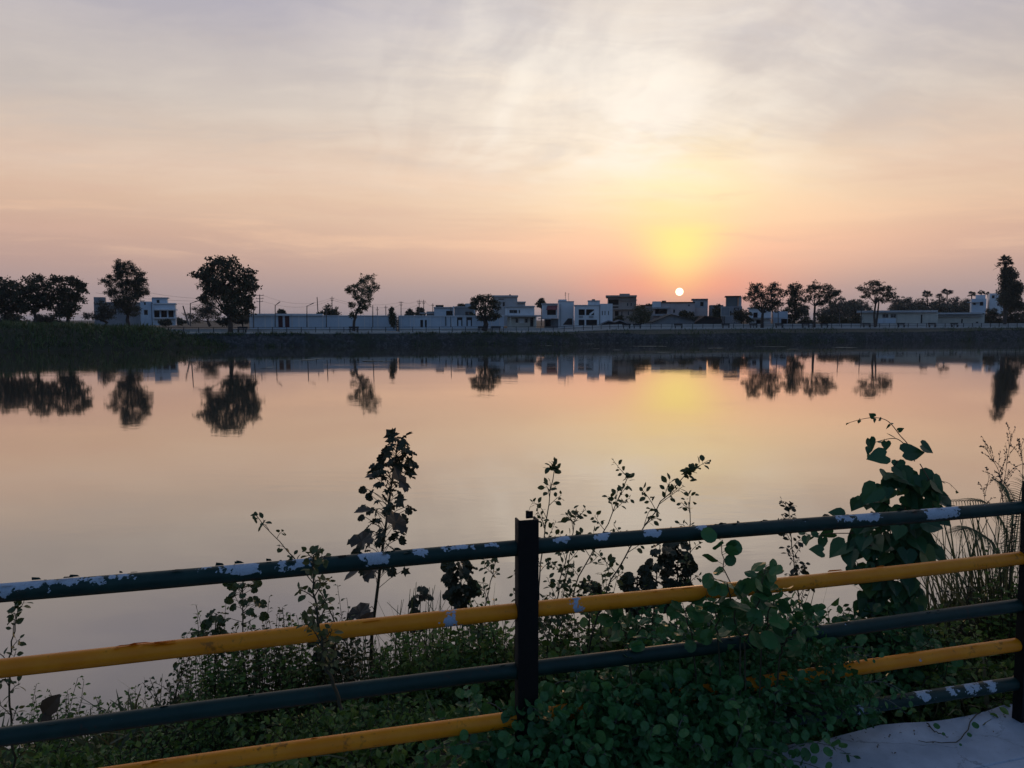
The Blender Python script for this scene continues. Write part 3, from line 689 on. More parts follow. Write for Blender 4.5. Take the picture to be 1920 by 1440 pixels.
house('house', 'white and blue house behind the forked tree on the promenade', 'house', 150,
      [(1405, 1445, 578, 614, 0, 8, 'white', [(1413, 1421, 586, 597, 'void'), (1418, 1428, 600, 612, 'void')]), (1445.3, 1472, 584, 614, .8, 7, 'bluewhite', [(1460, 1471, 598, 607, 'void')])],
      [(1403, 1472, 595.6, 597.4, -.9, .88, 'slab', 'ledge'), (1404, 1446, 576.4, 578.2, -.3, 8.6, 'slab', 'roof')])
house('shop_building', 'low white building with two dark windows and a flat roof slab, on the right', 'building', 155,
      [(1619, 1750, 586, 613, 0, 8, 'cream', [(1657.5, 1668, 588.5, 596, 'window'), (1671, 1681, 588.5, 596, 'window'), (1721, 1724.5, 590, 610, 'door')])],
      [(1616, 1752, 582, 585.9, -.6, 9, 'slab', 'roof'), (1682, 1682.8, 588, 611, -.12, .11, 'darkwall', 'drain_pipe'), (1645, 1681, 597, 611, -.06, .055, 'bluewhite', 'painted_panel')])
house('shop_building', 'lower cream building with a wide projecting ledge, joined to the low white one', 'building', 156,
      [(1752.5, 1839, 589.5, 613, 0, 8, 'cream', [(1801, 1804, 598, 611, 'door'), (1824.5, 1829, 603, 608, 'window')])],
      [(1747, 1841, 586, 589.3, -1.1, 9.2, 'slab', 'roof'), (1749, 1839, 592, 593.2, -.7, .69, 'slab', 'ledge')])
house('house', 'distant white and blue terraced house left of the vine covered palm', 'house', 215,
      [(1822, 1848, 560, 606, 0, 8, 'bluewhite', [(1826, 1831, 567, 572, 'window'), (1837, 1843, 566, 573, 'void')]), (1840, 1872, 550.5, 590, 3, 8, 'white', [(1853, 1861, 569, 574, 'window'), (1845, 1850, 554, 560, 'window')])],
      [(1820, 1840, 566, 567.4, -.8, .79, 'slab', 'ledge'), (1823, 1839, 553, 560, 2, .3, 'white', 'parapet')])
# huts
def hut(name, label, cat, Y, pts, wall, mat, wmat, dep=6):
    t = thing(name, P(pts[1][0], 606, Y), label, cat)
    mb = MB(); f = [P(x, y, Y) for x, y in pts]; b = [q + (0, dep, 0) for q in f]; n = len(pts); th = np.array((0, 0, -.18))
    for i in range(n - 1): mb.add([f[i], f[i + 1], b[i + 1], b[i], f[i] + th, f[i + 1] + th, b[i + 1] + th, b[i] + th], [(0, 1, 2, 3), (4, 7, 6, 5), (0, 4, 5, 1), (3, 2, 6, 7)])
    part(mb, 'roof', M[mat], t)
    mb = MB(); x0, x1 = wall; top = [np.array(P(x, y, Y + .5)) - (0, 0, .2) for x, y in pts]
    v = [P(x0, 612, Y + .5)] + top + [P(x1, 612, Y + .5)]
    mb.add(v, [tuple(range(len(v)))]); part(mb, 'wall', M[wmat], t)
hut('hut', 'dark thatched hut with a wide sloping gable roof below the pinkish house', 'hut', 150, [(1222, 604), (1259, 589), (1303, 600)], (1226, 1300), 'thatch', 'greywall')
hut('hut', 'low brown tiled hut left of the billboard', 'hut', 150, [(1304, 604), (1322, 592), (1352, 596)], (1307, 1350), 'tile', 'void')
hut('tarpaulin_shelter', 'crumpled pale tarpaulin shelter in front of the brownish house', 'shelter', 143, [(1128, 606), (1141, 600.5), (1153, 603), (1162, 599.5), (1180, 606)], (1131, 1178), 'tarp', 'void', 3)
# billboard
t = thing('billboard', P(1360, 612, 141), 'square grey billboard with a pale frame on two posts', 'billboard')
mb = MB(); a, b = P(1352.5, 592, 141), P(1368, 576.5, 141); mb.box(a[0], b[0], 141, 141.1, a[2], b[2]); part(mb, 'board', M['greywall'], t)
mb = MB()
for q in ((a[0] - .1, a[0], a[2] - .1, b[2] + .1), (b[0], b[0] + .08, a[2] - .1, b[2] + .1), (a[0], b[0], b[2], b[2] + .1), (a[0], b[0], a[2] - .1, a[2])): mb.box(q[0], q[1], 140.95, 141.12, q[2], q[3])
part(mb, 'frame', M['kerb'], t)
for x in (1354.5, 1357.8): q = P(x, 614, 141.2); mb = MB(); mb.box(q[0] - .1, q[0] + .1, 141.13, 141.3, q[2], a[2] + .3); part(mb, 'post', M['pole'], t)
# roof tanks on the low buildings
for px, lab in ((1704, 'small black water drum, left one of a pair on the low white roof'), (1709.5, 'small black water drum, right one of a pair on the low white roof'), (1783, 'black water drum, left one of a pair on the lower cream roof'), (1788, 'black water drum, right one of a pair on the lower cream roof')):
    top = 575 if px < 1750 else 579; bot = 582 if px < 1750 else 586; q = P(px, bot, 159); r_ = .24; h_ = (bot - top) * MPP(159)
    th = np.linspace(0, 2 * math.pi, 13)[:-1]; prof = [(0, 0), (r_, 0), (r_, h_ * .3), (r_ * 1.06, h_ * .33), (r_, h_ * .36), (r_, h_ * .8), (r_ * .5, h_ * .95), (r_ * .45, h_), (0, h_)]
    mb = MB(); mb.tube([q + (0, 0, z) for _, z in prof], [max(r, .01) for r, _ in prof], 12, caps=False); mb.build('water_drum', M['tank'], label=lab, cat='water tank', group='black water drums on the low roofs')

# ------------------------------------------------------------------ poles and wires
def lamp(px, ytop, ybot, arm, Y, lab):
    t = thing('street_lamp', P(px, ybot, Y), lab, 'street lamp', 'street lamps along the promenade')
    mb = MB(); mb.tube([P(px, ybot, Y), P(px, ytop, Y)], [.09, .06], 6); part(mb, 'pole', M['pole'], t)
    if arm:
        a = P(px, ytop + 1, Y); b = P(px + arm, ytop - 2.2, Y); mb = MB(); mb.tube([a, b], .045, 5); part(mb, 'arm', M['pole'], t)
        mb = MB(); d = unit(b - a); mb.obox(b + d * .25, d * .32, (0, .1, 0), np.cross(d, (0, 1, 0)) * .05); part(mb, 'lamp_head', M['pole'], t)
for a in ((357, 568, 612, 9, 112, 'street lamp with a bent arm, left of the big round tree'), (475.5, 570, 615, -3, 112, 'street lamp at the left corner of the long white building'), (516, 572, 613, 4, 119, 'street lamp left of the dark red doors'),
          (575.5, 573, 614, 7, 119, 'street lamp with a long arm, right of the dark red doors'), (612, 575, 614, 0, 120, 'plain thin post in front of the dark round tree'), (699, 572, 614, 0, 119, 'thin lamp post right of the slim leaning tree'),
          (845.5, 575, 614, 0, 126, 'thin post in front of the pale house with the roof tank'), (1459, 566, 612, 0, 141, 'thin lamp post between the forked tree and the dense tree'), (1574, 570, 610, 0, 146, 'thin pale post right of the thin trunked tree'),
          (1615, 572, 610, 0, 147, 'thin pale post at the left end of the low white building')): lamp(*a)
def epole(px, ytop, ybot, Y, arms, lab, r_=.11):
    t = thing('power_pole', P(px, ybot, Y), lab, 'power pole', 'power poles behind the white buildings')
    mb = MB(); mb.tube([P(px, ybot, Y), P(px, ytop, Y)], [r_ * 1.2, r_ * .8], 6); part(mb, 'pole', M['pole'], t)
    for y, w in arms:
        mb = MB(); a, b = P(px - w, y, Y - .12), P(px + w, y, Y - .12); mb.tube([a, b], r_ * .5, 5)
        for k in (-1, 1): q = P(px + k * w * .85, y, Y - .12); mb.tube([q, q + (0, 0, .28)], r_ * .35, 5)
        part(mb, 'crossarm', M['pole'], t)
for a in ((487, 552, 612, 160, [(554, 7.5), (560, 7), (565.5, 6)], 'tall power pole with three crossarms beside the big round tree'),
          (622.5, 556, 606, 190, [(560, 4), (563.5, 2.5)], 'power pole with a forked top behind the dark round tree'),
          (723.5, 573, 606, 190, [(577, 3)], 'short power pole left of the slatted gate'), (707.5, 575, 606, 200, [(581, 2.5)], 'faint short power pole right of the slim leaning tree'),
          (752, 565, 606, 190, [(567.5, 4), (572, 2.5)], 'power pole with a forked top right of the slatted gate'), (786, 562, 606, 190, [(565, 4.5), (568.5, 3.5)], 'left one of the two power poles standing close together'),
          (794.5, 562, 606, 192, [(566, 3.5), (569, 2.5)], 'right one of the two power poles standing close together'), (811.5, 569, 606, 190, [(573, 2.5)], 'short power pole left of the pale house with the roof tank')): epole(*a)
for lab, (x0, y0, x1, y1), Y in (('leaning bare post behind the long white building', (597.5, 588, 594.5, 557), 170), ('slanting dark prop beside the street lamp on the left', (354, 601, 343, 573.5), 125)):
    mb = MB(); mb.tube([P(x0, y0 + (20 if x0 > 500 else 8), Y), P(x1, y1, Y)], [.13, .09], 6); mb.build('leaning_post', M['pole'], label=lab, cat='post')
def sag(a, b, d, n=14):
    t = np.linspace(0, 1, n)[:, None]; q = a * (1 - t) + b * t; q[:, 2] -= (4 * t * (1 - t) * d)[:, 0]; return q
t = thing('power_lines', P(550, 560, 165), 'faint power lines strung between the poles behind the buildings', 'power line')
mb_ = []
for a, b, d in (((480, 554, 160), (270, 547, 150), 1), ((494, 554, 160), (618, 560, 190), 1.5), ((494, 565, 160), (619, 563, 190), 1.5), ((481, 560, 160), (180, 549, 150), 1), ((481, 565.5, 160), (200, 556, 150), 1),
                ((626, 560, 190), (748, 567.5, 190), 1), ((756, 567.5, 190), (782, 565, 190), .3), ((625, 563, 190), (721, 577, 190), .6), ((726, 577, 190), (749, 572, 190), .3), ((798, 566, 192), (809, 573, 190), .3), ((790, 568, 190), (750, 579, 175), .4)):
    mb = MB(); mb.tube(sag(P(*a), P(*b), d), .02, 3); part(mb, 'wire', M['wire'], t)

# ================================================================== trees of the far shore
def in_ball(n):
    v = unit(rng.normal(0, 1, (n, 3))); return v * (rng.random((n, 1)) ** (1 / 2.2))
def tree(name, label, base, Y, blobs, mat='leaf_dark', trunk=.28, clusters=1.0, leaf=.3, per=16, spread=.5, group=None, cat='tree', limbs=True, tpl=LEAF_SMALL, trunk_pts=None, part_name='crown', droop=0):
    b = P(base[0], base[1], Y); t = thing(name, b, label, cat, group); m = MPP(Y)
    cs = []; 
    for (x, y, rx, ry) in blobs:
        c = P(x, y, Y); r = np.array((rx * m, .5 * (rx + ry) * m, ry * m)) * 1.04; cs.append((c + (0, rng.normal(0, r[1] * .35), 0), r))
    cr = MB(); tw = MB()
    allc = np.mean([c for c, _ in cs], axis=0)
    fork = np.array(trunk_pts and P(*trunk_pts[-1], Y) if trunk_pts else (b[0] * .6 + allc[0] * .4, Y, b[2] + (min(c[2] - r[2] for c, r in cs) - b[2]) * .9 + .3))
    if limbs:
        path = [b + (0, 0, -.4)] + ([P(*q, Y) for q in trunk_pts] if trunk_pts else [b * .5 + fork * .5 + (trunk * rng.normal(0, .6), 0, 0), fork])
        tw.tube(path, np.linspace(trunk * 1.15, trunk * .75, len(path)), 8)
    big = list(cs); cs = []
    for c, r in big:                                   # tufts standing out all round give the crown its ragged outline
        cs.append((c, r * .84))
        for _ in range(6):
            u_ = unit(rng.normal(0, 1, 3)); cs.append((c + u_ * r * rng.uniform(.72, 1.0), r * rng.uniform(.2, .34)))
    for ci, (c, r) in enumerate(cs):
        if limbs and ci % 7 == 0:
            mid = fork * .5 + c * .5 + rng.normal(0, .12, 3) * r
            tw.tube([fork, mid, c], [trunk * .42, trunk * .24, trunk * .1], 6)
        vol = r[0] * r[1] * r[2]; n = max(3, int(clusters * 14 * (r[0] * r[2]) ** 1.05 / (spread * spread * 3.2)))
        p = in_ball(n) * r * (1 + .12 * rng.normal(0, 1, (n, 1)))
        p = c + p
        if limbs and ci % 7 == 0:
            for q in p[::9]: tw.tube([c * .7 + fork * .3, (c + q) / 2 + rng.normal(0, .1, 3), q], [trunk * .1, trunk * .07, trunk * .03], 4, caps=False)
        k = per; ct = np.repeat(rng.random(n), k)
        pos = np.repeat(p, k, 0) + rng.normal(0, spread * .42, (n * k, 3)) * (1, 1, .7)
        yd = rng.normal(0, 1, (n * k, 3)) + (0, 0, -droop)
        cr.scatter(tpl, pos, yd, rng.normal(0, 1, (n * k, 3)), leaf * rng.uniform(.6, 1.3, n * k), np.clip(ct * .65 + rng.random(n * k) * .35, 0, 1))
    if limbs: part(tw, 'trunk', M['bark'], t)
    part(cr, part_name, M[mat], t)
    return t
tree('broad_tree', 'dark broad tree cut by the left edge of the photo', (12, 606), 112, [(2, 540, 26, 22), (28, 552, 22, 24), (-20, 555, 25, 25), (10, 565, 34, 18), (-45, 560, 24, 28), (48, 545, 9, 8), (5, 582, 26, 12), (30, 575, 18, 10)], leaf=.34)
tree('broad_tree', 'dark broad tree second from the left, with gaps low in its crown', (66, 606), 110, [(60, 528, 20, 16), (46, 545, 16, 16), (80, 540, 20, 20), (64, 558, 30, 16), (58, 578, 22, 10), (75, 568, 20, 12), (48, 565, 16, 12)], leaf=.34)
tree('broad_tree', 'dark broad tree third from the left, with a small tuft at its right', (128, 608), 111, [(102, 528, 14, 11), (118, 545, 22, 16), (137, 528, 13, 10), (146, 548, 14, 16), (128, 562, 30, 14), (152, 537, 8, 7), (95, 560, 18, 18), (140, 575, 14, 8), (110, 580, 22, 12), (122, 590, 20, 8)], leaf=.34)
tree('feathery_tree', 'tall feathery tree with fine leaves in front of the dim grey house', (241, 607), 118, [(240, 503, 20, 15), (222, 509, 14, 12), (258, 518, 17, 14), (205, 528, 13, 12), (225, 532, 26, 18), (252, 540, 24, 16), (268, 546, 11, 8), (206, 546, 12, 10), (238, 558, 32, 20), (240, 580, 26, 14), (262, 525, 12, 12), (222, 495, 10, 7)], leaf=.17, per=34, spread=.42, clusters=1.25)
tree('round_tree', 'biggest round dark tree, standing on the promenade edge', (432, 618), 111, [(412, 491, 26, 12), (440, 500, 20, 16), (392, 505, 18, 14), (374, 514, 16, 9), (460, 516, 16, 16), (384, 530, 22, 18), (415, 522, 34, 24), (450, 535, 28, 22), (470, 535, 12, 14), (420, 548, 36, 20), (445, 560, 32, 20), (438, 578, 30, 12), (395, 550, 16, 14), (465, 575, 10, 8), (384, 562, 9, 7), (440, 588, 22, 8), (458, 562, 16, 14)], leaf=.36, per=14, spread=.48, clusters=.95, trunk=.36)
tree('cone_tree', 'hazy fine leaved tree sheltering behind the biggest round tree', (394, 608), 150, [(392, 570, 14, 10), (384, 580, 20, 10), (380, 592, 30, 11), (398, 585, 16, 16), (365, 598, 14, 7)], mat='leaf_far', leaf=.2, per=30, spread=.5)
tree('slim_tree', 'slim leaning tree with a lopsided crown before the long white building', (663, 616), 117, [(688, 523, 15, 10), (699, 538, 11, 14), (680, 537, 15, 12), (664, 541, 12, 9), (690, 552, 17, 14), (668, 554, 8, 6), (681, 566, 13, 9), (672, 582, 9, 8), (660, 573, 6, 6), (684, 578, 7, 4), (661, 590, 5, 7), (653, 545, 5, 4)], mat='leaf_green', leaf=.2, per=18, spread=.34, clusters=.85, trunk=.2, trunk_pts=[(664, 603), (668, 588), (675, 572)])
tree('round_tree', 'small dark dome of a tree behind the long white building', (615, 606), 165, [(617, 581, 14, 9), (602, 588, 12, 6), (629, 587, 9, 7), (615, 590, 22, 7)], leaf=.34)
tree('round_tree', 'leafy thick trunked tree before the white wall in the middle', (908, 616), 122, [(905, 560, 13, 8), (893, 564, 11, 8), (917, 563, 13, 9), (926, 574, 12, 10), (890, 574, 8, 8), (908, 580, 22, 12), (922, 592, 12, 8), (906, 596, 14, 6), (930, 590, 6, 6)], mat='leaf_dark', leaf=.24, per=18, spread=.36, trunk=.42)
tree('round_bush', 'big round green bush beside the brownish house', (1202, 610), 146, [(1200, 585, 17, 11), (1212, 591, 14, 12), (1190, 595, 13, 9), (1205, 600, 20, 8), (1198, 578, 9, 6)], mat='leaf_green', leaf=.2, per=22, spread=.4, limbs=True, cat='bush')
tree('forked_tree', 'wide forked tree with see through crown at the billboard side of the promenade', (1429, 615), 137, [(1418, 538, 14, 8), (1412, 548, 12, 7), (1446, 540, 15, 10), (1430, 553, 20, 12), (1456, 552, 14, 12), (1405, 561, 12, 4), (1436, 568, 22, 9), (1458, 568, 12, 10), (1447, 580, 14, 6), (1418, 572, 10, 7)], leaf=.25, per=15, spread=.42, clusters=1.15, trunk=.3, trunk_pts=[(1429, 600), (1430, 588)])
tree('dense_tree', 'dense upright dark tree between the forked tree and the thin trunked tree', (1490, 612), 152, [(1492, 537, 10, 8), (1485, 547, 13, 8), (1496, 550, 13, 12), (1488, 563, 19, 12), (1482, 580, 18, 14), (1496, 582, 16, 14), (1484, 597, 18, 10)], leaf=.3, per=18, spread=.5)
tree('thin_tree', 'thin trunked tree with an airy spreading crown', (1527, 612), 143, [(1528, 536, 16, 8), (1516, 545, 11, 9), (1546, 542, 15, 10), (1535, 555, 20, 8), (1513, 561, 9, 7), (1558, 550, 11, 10), (1552, 562, 16, 9), (1568, 547, 7, 8), (1540, 568, 12, 5)], leaf=.24, per=14, spread=.4, clusters=1.05, trunk=.24, trunk_pts=[(1527, 590), (1528, 574)])
tree('spreading_tree', 'double trunked tree with a flat sparse crown before the low white building', (1641, 611), 146, [(1632, 534, 12, 6), (1645, 530, 11, 5), (1618, 542, 9, 6), (1660, 541, 14, 6), (1640, 545, 18, 7), (1672, 542, 8, 6), (1655, 552, 18, 8), (1625, 553, 11, 5), (1668, 558, 12, 9), (1648, 563, 16, 6)], leaf=.25, per=13, spread=.4, clusters=.95, trunk=.22, trunk_pts=[(1639, 590), (1642, 568)])
t_ = [o for o in COL.objects if o.name.startswith('spreading_tree')][0]
mb = MB(); mb.tube([P(1642, 612, 146), P(1645, 592, 146), P(1648, 566, 146)], [.24, .18, .12], 7); part(mb, 'trunk', M['bark'], t_)
tree('broad_tree', 'dusty dark shrub tree left of the feathery tree', (196, 608), 124, [(196, 575, 11, 12), (188, 588, 16, 12), (204, 590, 12, 14), (176, 595, 14, 8)], mat='leaf_far', leaf=.24, per=20, spread=.45)
for i, (px, yt, rx, ry, Y, mt, lab, nm) in enumerate((
    (735.5, 576, 5.5, 17, 122, 'leaf_dark', 'narrow dark sapling standing at the slatted gate', 'sapling'), (768, 580, 8, 8, 205, 'leaf_far', 'small hazy tree left of the paired power poles', 'round_tree'),
    (788, 576, 10, 9, 200, 'leaf_far', 'small hazy tree at the foot of the paired power poles', 'round_tree'), (866, 569, 9, 6, 200, 'leaf_far', 'thin hazy treetop left of the middle tree', 'round_tree'),
    (1015, 560, 9, 8, 200, 'leaf_far', 'hazy treetop peeping over the house with the red awning', 'round_tree'), (1345, 571, 9, 13, 155, 'leaf_dark', 'dark oval tree just left of the billboard', 'round_tree'),
    (1390, 580, 22, 12, 147, 'leaf_dark', 'dark spreading bush right of the billboard', 'bush'), (1286, 583, 16, 6, 156, 'leaf_dark', 'flat topped shrub behind the thatched hut', 'bush'),
    (1862, 578, 18, 17, 162, 'leaf_dark', 'dark bush left of the vine covered palm foot', 'bush'), (1897, 575, 22, 20, 158, 'leaf_dark', 'dark bush below the vine covered palm', 'bush'), (1925, 572, 16, 20, 163, 'leaf_dark', 'dark bush at the right edge of the photo', 'bush'),
    (1843, 590, 14, 9, 158, 'leaf_dark', 'low bush at the right end of the cream building', 'bush'), (455, 590, 18, 8, 130, 'leaf_far', 'dusty hedge left of the long white building', 'hedge'), (425, 594, 22, 7, 128, 'leaf_far', 'dusty hedge behind the biggest round tree trunk', 'hedge'),
    (20, 585, 30, 12, 122, 'leaf_far', 'dusty grey bush below the left edge tree', 'bush'), (90, 590, 30, 9, 122, 'leaf_far', 'dusty grey bush between the left trees', 'bush'),
    (1580, 595, 18, 8, 150, 'leaf_dark', 'low dark bush left of the low white building', 'bush'), (1605, 592, 12, 10, 151, 'leaf_dark', 'low dark bush touching the low white building', 'bush'), (1512, 598, 14, 7, 151, 'leaf_dark', 'low dark bush under the thin trunked tree', 'bush'),
    (1335, 592, 16, 8, 152, 'leaf_dark', 'low scrub between the thatched hut and the oval tree', 'bush'), (1462, 586, 14, 12, 153, 'leaf_dark', 'scrub filling the gap between the forked tree and the dense tree', 'bush'),
    (1550, 590, 18, 9, 154, 'leaf_dark', 'scrub just right of the thin trunked tree foot', 'bush'), (1300, 594, 14, 7, 153, 'leaf_dark', 'low scrub at the right eave of the thatched hut', 'bush'), (1160, 592, 10, 7, 152, 'leaf_dark', 'low scrub in front of the brownish house', 'bush'), (885, 590, 12, 8, 140, 'leaf_dark', 'low scrub left of the leafy thick trunked tree', 'bush'),
    (527, 580, 7, 5, 175, 'leaf_far', 'sparse treetop showing above the dark red doors', 'round_tree'), (1218, 570, 10, 6, 240, 'leaf_far', 'hazy treetop behind the low pale house', 'round_tree'), (335, 596, 12, 6, 190, 'leaf_far', 'faint far bush behind the slanting prop', 'bush'),
    (310, 600, 10, 4, 130, 'leaf_far', 'small bush at the foot of the bluish white house', 'bush'))):
    tree(nm, lab, (px, 608), Y, [(px, yt + ry * .55, rx * .7, ry * .55), (px - rx * .35, yt + ry * 1.1, rx * .65, ry * .7), (px + rx * .35, yt + ry * 1.2, rx * .65, ry * .7), (px, yt + ry * 1.6, rx * .9, ry * .6)], mat=mt, leaf=.27 if Y < 180 else .36, per=18, spread=.4, trunk=.12, cat='bush' if nm in ('bush', 'hedge') else 'tree', limbs=True)
# the wood behind, to the right
FAR = [(1562, 566, 14, 255), (1578, 557, 18, 270), (1598, 559, 18, 260), (1618, 562, 16, 280), (1603, 570, 20, 235), (1684, 556, 16, 290), (1702, 557, 16, 275), (1718, 560, 16, 300), (1735, 560, 14, 280), (1752, 562, 14, 300), (1768, 557, 14, 285), (1788, 558, 15, 300), (1806, 560, 14, 290), (1816, 562, 12, 280), (1690, 568, 20, 240), (1725, 570, 20, 245), (1760, 570, 20, 240), (1795, 570, 18, 245), (1575, 572, 18, 230), (1545, 576, 16, 235), (1505, 570, 14, 240)]
words_ = ['behind the gap right of the airy tree', 'second hazy tree right of the airy tree', 'third hazy tree right of the airy tree', 'just left of the flat crowned tree', 'low and wide, left of the low white building', 'just right of the flat crowned tree', 'over the left half of the low white roof', 'left of the nearest palm head', 'under the left palm head', 'right of the left palm head', 'under the two joined palm heads', 'right of the two joined palm heads', 'over the lower cream roof', 'left of the distant terraced house',
          'low, behind the left end of the low white roof', 'low, behind the black drums of the white roof', 'low, behind the joint of the two roofs', 'low, behind the drums of the cream roof', 'low, behind the thin pale post', 'low, behind the airy tree trunk', 'low, behind the dense upright tree']
for (px, yt, rx, Y), w in zip(FAR, words_):
    ry = (606 - yt) / 3.2
    tree('far_tree', 'hazy tree of the far wood, ' + w, (px, 608), Y, [(px, yt + ry * .6, rx * .75, ry * .6), (px - rx * .4, yt + ry * 1.2, rx * .6, ry * .7), (px + rx * .4, yt + ry * 1.25, rx * .6, ry * .7), (px, yt + ry * 2.1, rx, ry)], mat='leaf_far', leaf=.42, per=15, spread=.62, trunk=.2, group='trees of the far wood', clusters=.9)
def fans(mb, c, r, n, down=.3):
    for i in range(n):
        a = i * 2.399; e = rng.uniform(-.35, 1.25); d = np.array((math.cos(a) * math.cos(e), math.sin(a) * math.cos(e), math.sin(e))); tip = c + d * r * .55
        mb.tube([c, tip], r * .02, 3, caps=False); s = unit(np.cross(d, (0, 0, 1.)) + rng.normal(0, .3, 3)); k = 9
        ang = np.linspace(-1.5, 1.5, k); w = .16
        for q in ang:
            m = d * math.cos(q) + s * math.sin(q); m = m - np.array((0, 0, down * .35)); sd = unit(np.cross(m, np.cross(d, s))) * r * .075
            mb.add([tip - sd * .3, tip + sd * .3, tip + m * r * .3 + sd, tip + m * r * .62 - (0, 0, r * .08), tip + m * r * .3 - sd], [(0, 1, 2, 3, 4)], rng.random())
def palm(px, ytop, rpx, Y, lab, trunk=.2, extra=None):
    m = MPP(Y); t = thing('fan_palm', P(px, 606, Y), lab, 'palm', 'fan palms'); c = P(px, ytop + rpx * .8, Y)
    mb = MB(); b = P(px + rng.normal(0, 1), 608, Y); mb.tube([b, (b + c) / 2 + (rng.normal(0, .2), 0, 0), c], [trunk * 1.2, trunk, trunk], 7); part(mb, 'trunk', M['bark'], t)
    mb = MB(); fans(mb, c, rpx * m * .92, 26); part(mb, 'crown', M['leaf_far' if Y > 200 else 'leaf_dark'], t)
    if extra: extra(t)
for a in ((1738, 545, 10, 280, 'round headed fan palm, leftmost one above the far wood'), (1776, 540, 11, 275, 'largest fan palm head of the joined pair above the far wood'), (1761, 550, 7, 280, 'smaller fan palm head of the joined pair above the far wood'), (1822, 546, 8, 290, 'fan palm head just left of the distant terraced house'), (1840, 544, 7, 300, 'small fan palm head over the distant terraced house'), (1852, 547, 5, 320, 'tiny fan palm head nearest the vine covered palm')): palm(*a)
def climber(t):
    cr = MB(); Y = 152; m = MPP(Y)
    for (x, y, rx, ry) in ((1890, 507, 11, 7), (1896, 517, 13, 9), (1884, 520, 9, 8), (1893, 532, 17, 11), (1902, 546, 17, 11), (1884, 548, 12, 11), (1893, 562, 21, 11), (1908, 538, 10, 9), (1900, 573, 20, 8)):
        c = P(x, y, Y); r = np.array((rx, (rx + ry) / 2, ry)) * m; n = int(rx * ry * .9)
        p = c + in_ball(n) * r; k = 14
        cr.scatter(LEAF_SMALL, np.repeat(p, k, 0) + rng.normal(0, .25, (n * k, 3)), rng.normal(0, 1, (n * k, 3)) - (0, 0, .6), rng.normal(0, 1, (n * k, 3)), .32 * rng.uniform(.6, 1.3, n * k), np.repeat(rng.random(n), k) * .7 + .3 * rng.random(n * k))
    part(cr, 'climber', M['leaf_dark'], t)
    mb = MB(); fans(mb, P(1870, 502, Y), .9, 5); part(mb, 'frond', M['leaf_dark'], t)
palm(1885, 480, 14, 152, 'tall palm thickly wrapped in dark climbing vines at the right edge', .3, climber)

# ================================================================== the near side
def bedge(s): return 4.7 + .35 * np.sin(s * .9 + .5) + .25 * np.sin(s * 2.3)
def nz(s, n):
    """height of the near bank, n metres from the fence towards the water"""
    t = np.clip((n - .1) / (bedge(s) - .1), 0, 1.6)
    return (LEDGE_Z - .14) * (1 - t ** 1.15) + .06 * np.sin(s * 3.1 + n * 1.7) * np.clip(n, 0, 1) + .04 * np.sin(s * 7 - n * 4)
def npt(s, n, dz=0.):
    s, n = np.asarray(s, float), np.asarray(n, float)
    return np.stack((FC[0] + FD[0] * s + FN[0] * n, FC[1] + FD[1] * s + FN[1] * n, nz(s, n) + dz), -1)
def sn(X, Y): q = (X - FC[0], Y - FC[1]); return q[0] * FD[0] + q[1] * FD[1], q[0] * FN[0] + q[1] * FN[1]
def s_at(px, D):
    a = (px - CX) / F
    return (a * (FC[1] * CP + D * SP) - FC[0]) / (FD[0] - a * FD[1] * CP)
S_, N_ = np.meshgrid(np.linspace(-16, 16, 120), np.concatenate((np.linspace(.09, 1, 8), np.linspace(1.2, 7.2, 30))))
v = npt(S_, N_); nn = S_.shape[1]
mb = MB(); mb.add(v.reshape(-1, 3), np.array([(j * nn + i, j * nn + i + 1, (j + 1) * nn + i + 1, (j + 1) * nn + i) for j in range(S_.shape[0] - 1) for i in range(nn - 1)]), smooth=True)
struct(mb.build('near_bank', M['bank']))

# whitewashed ledge under the fence, and the walkway in front of it
def ledge_mat():
    m = new_mat('whitewashed_concrete'); p = geo_pos()
    a = noise(p, 5, 6, .6); b = noise(p, 38, 4, .7); st = noise(p, 2.2, 3, .5)
    col = mixc(smooth(a, .35, .7), rgb(.38, .43, .5), rgb(.52, .58, .66))
    col = mixc(smooth(b, .6, .75) * .35, col, rgb(.16, .16, .16))
    gr = noise(p, 140, 2, .6)
    col = mixc(smooth(st, .58, .72) * .5, col, rgb(.24, .22, .19))
    col = mixc(smooth(gr, .66, .74) * .5, col, rgb(.14, .13, .12))
    vc = V.nt.nodes.new('ShaderNodeTexVoronoi'); vc.feature = 'DISTANCE_TO_EDGE'; vc.inputs['Scale'].default_value = 1.7
    wv = V.nt.nodes.new('ShaderNodeVectorMath'); wv.operation = 'ADD'; V.nt.links.new(p, wv.inputs[0]); V.nt.links.new(combine(b * .12, a * .2, 0.0), wv.inputs[1]); V.nt.links.new(wv.outputs[0], vc.inputs['Vector'])
    col = mixc(smooth(V(vc.outputs['Distance']), .007, .002) * smooth(a, .42, .5) * .4, col, rgb(.07, .07, .07))
    out(prin(col, .9, spec=.2, normal=bump(a * .5 + b * .5, .5, .008))); return m
M['ledge'] = ledge_mat()
mb = MB(); ns = 240; ss = np.linspace(-12, 14, ns); fr = .10 + .008 * rng.normal(0, 1, ns) + .012 * np.sin(ss * 9)
prof = []
for n_, z_ in ((None, -.4), (None, -.012), ('in', 0), (-.235, 0.001), (-.24, -.008), (-.246, -.008), (-.251, .003), (-.50, .004), (-.515, -.01), (-.52, -.35)):
    nv = fr if n_ is None else (fr - .012 if n_ == 'in' else np.full(ns, n_) + .0018 * rng.normal(0, 1, ns))
    prof.append(np.stack((FC[0] + FD[0] * ss + FN[0] * nv, FC[1] + FD[1] * ss + FN[1] * nv, LEDGE_Z + z_ + .0015 * rng.normal(0, 1, ns)), -1))
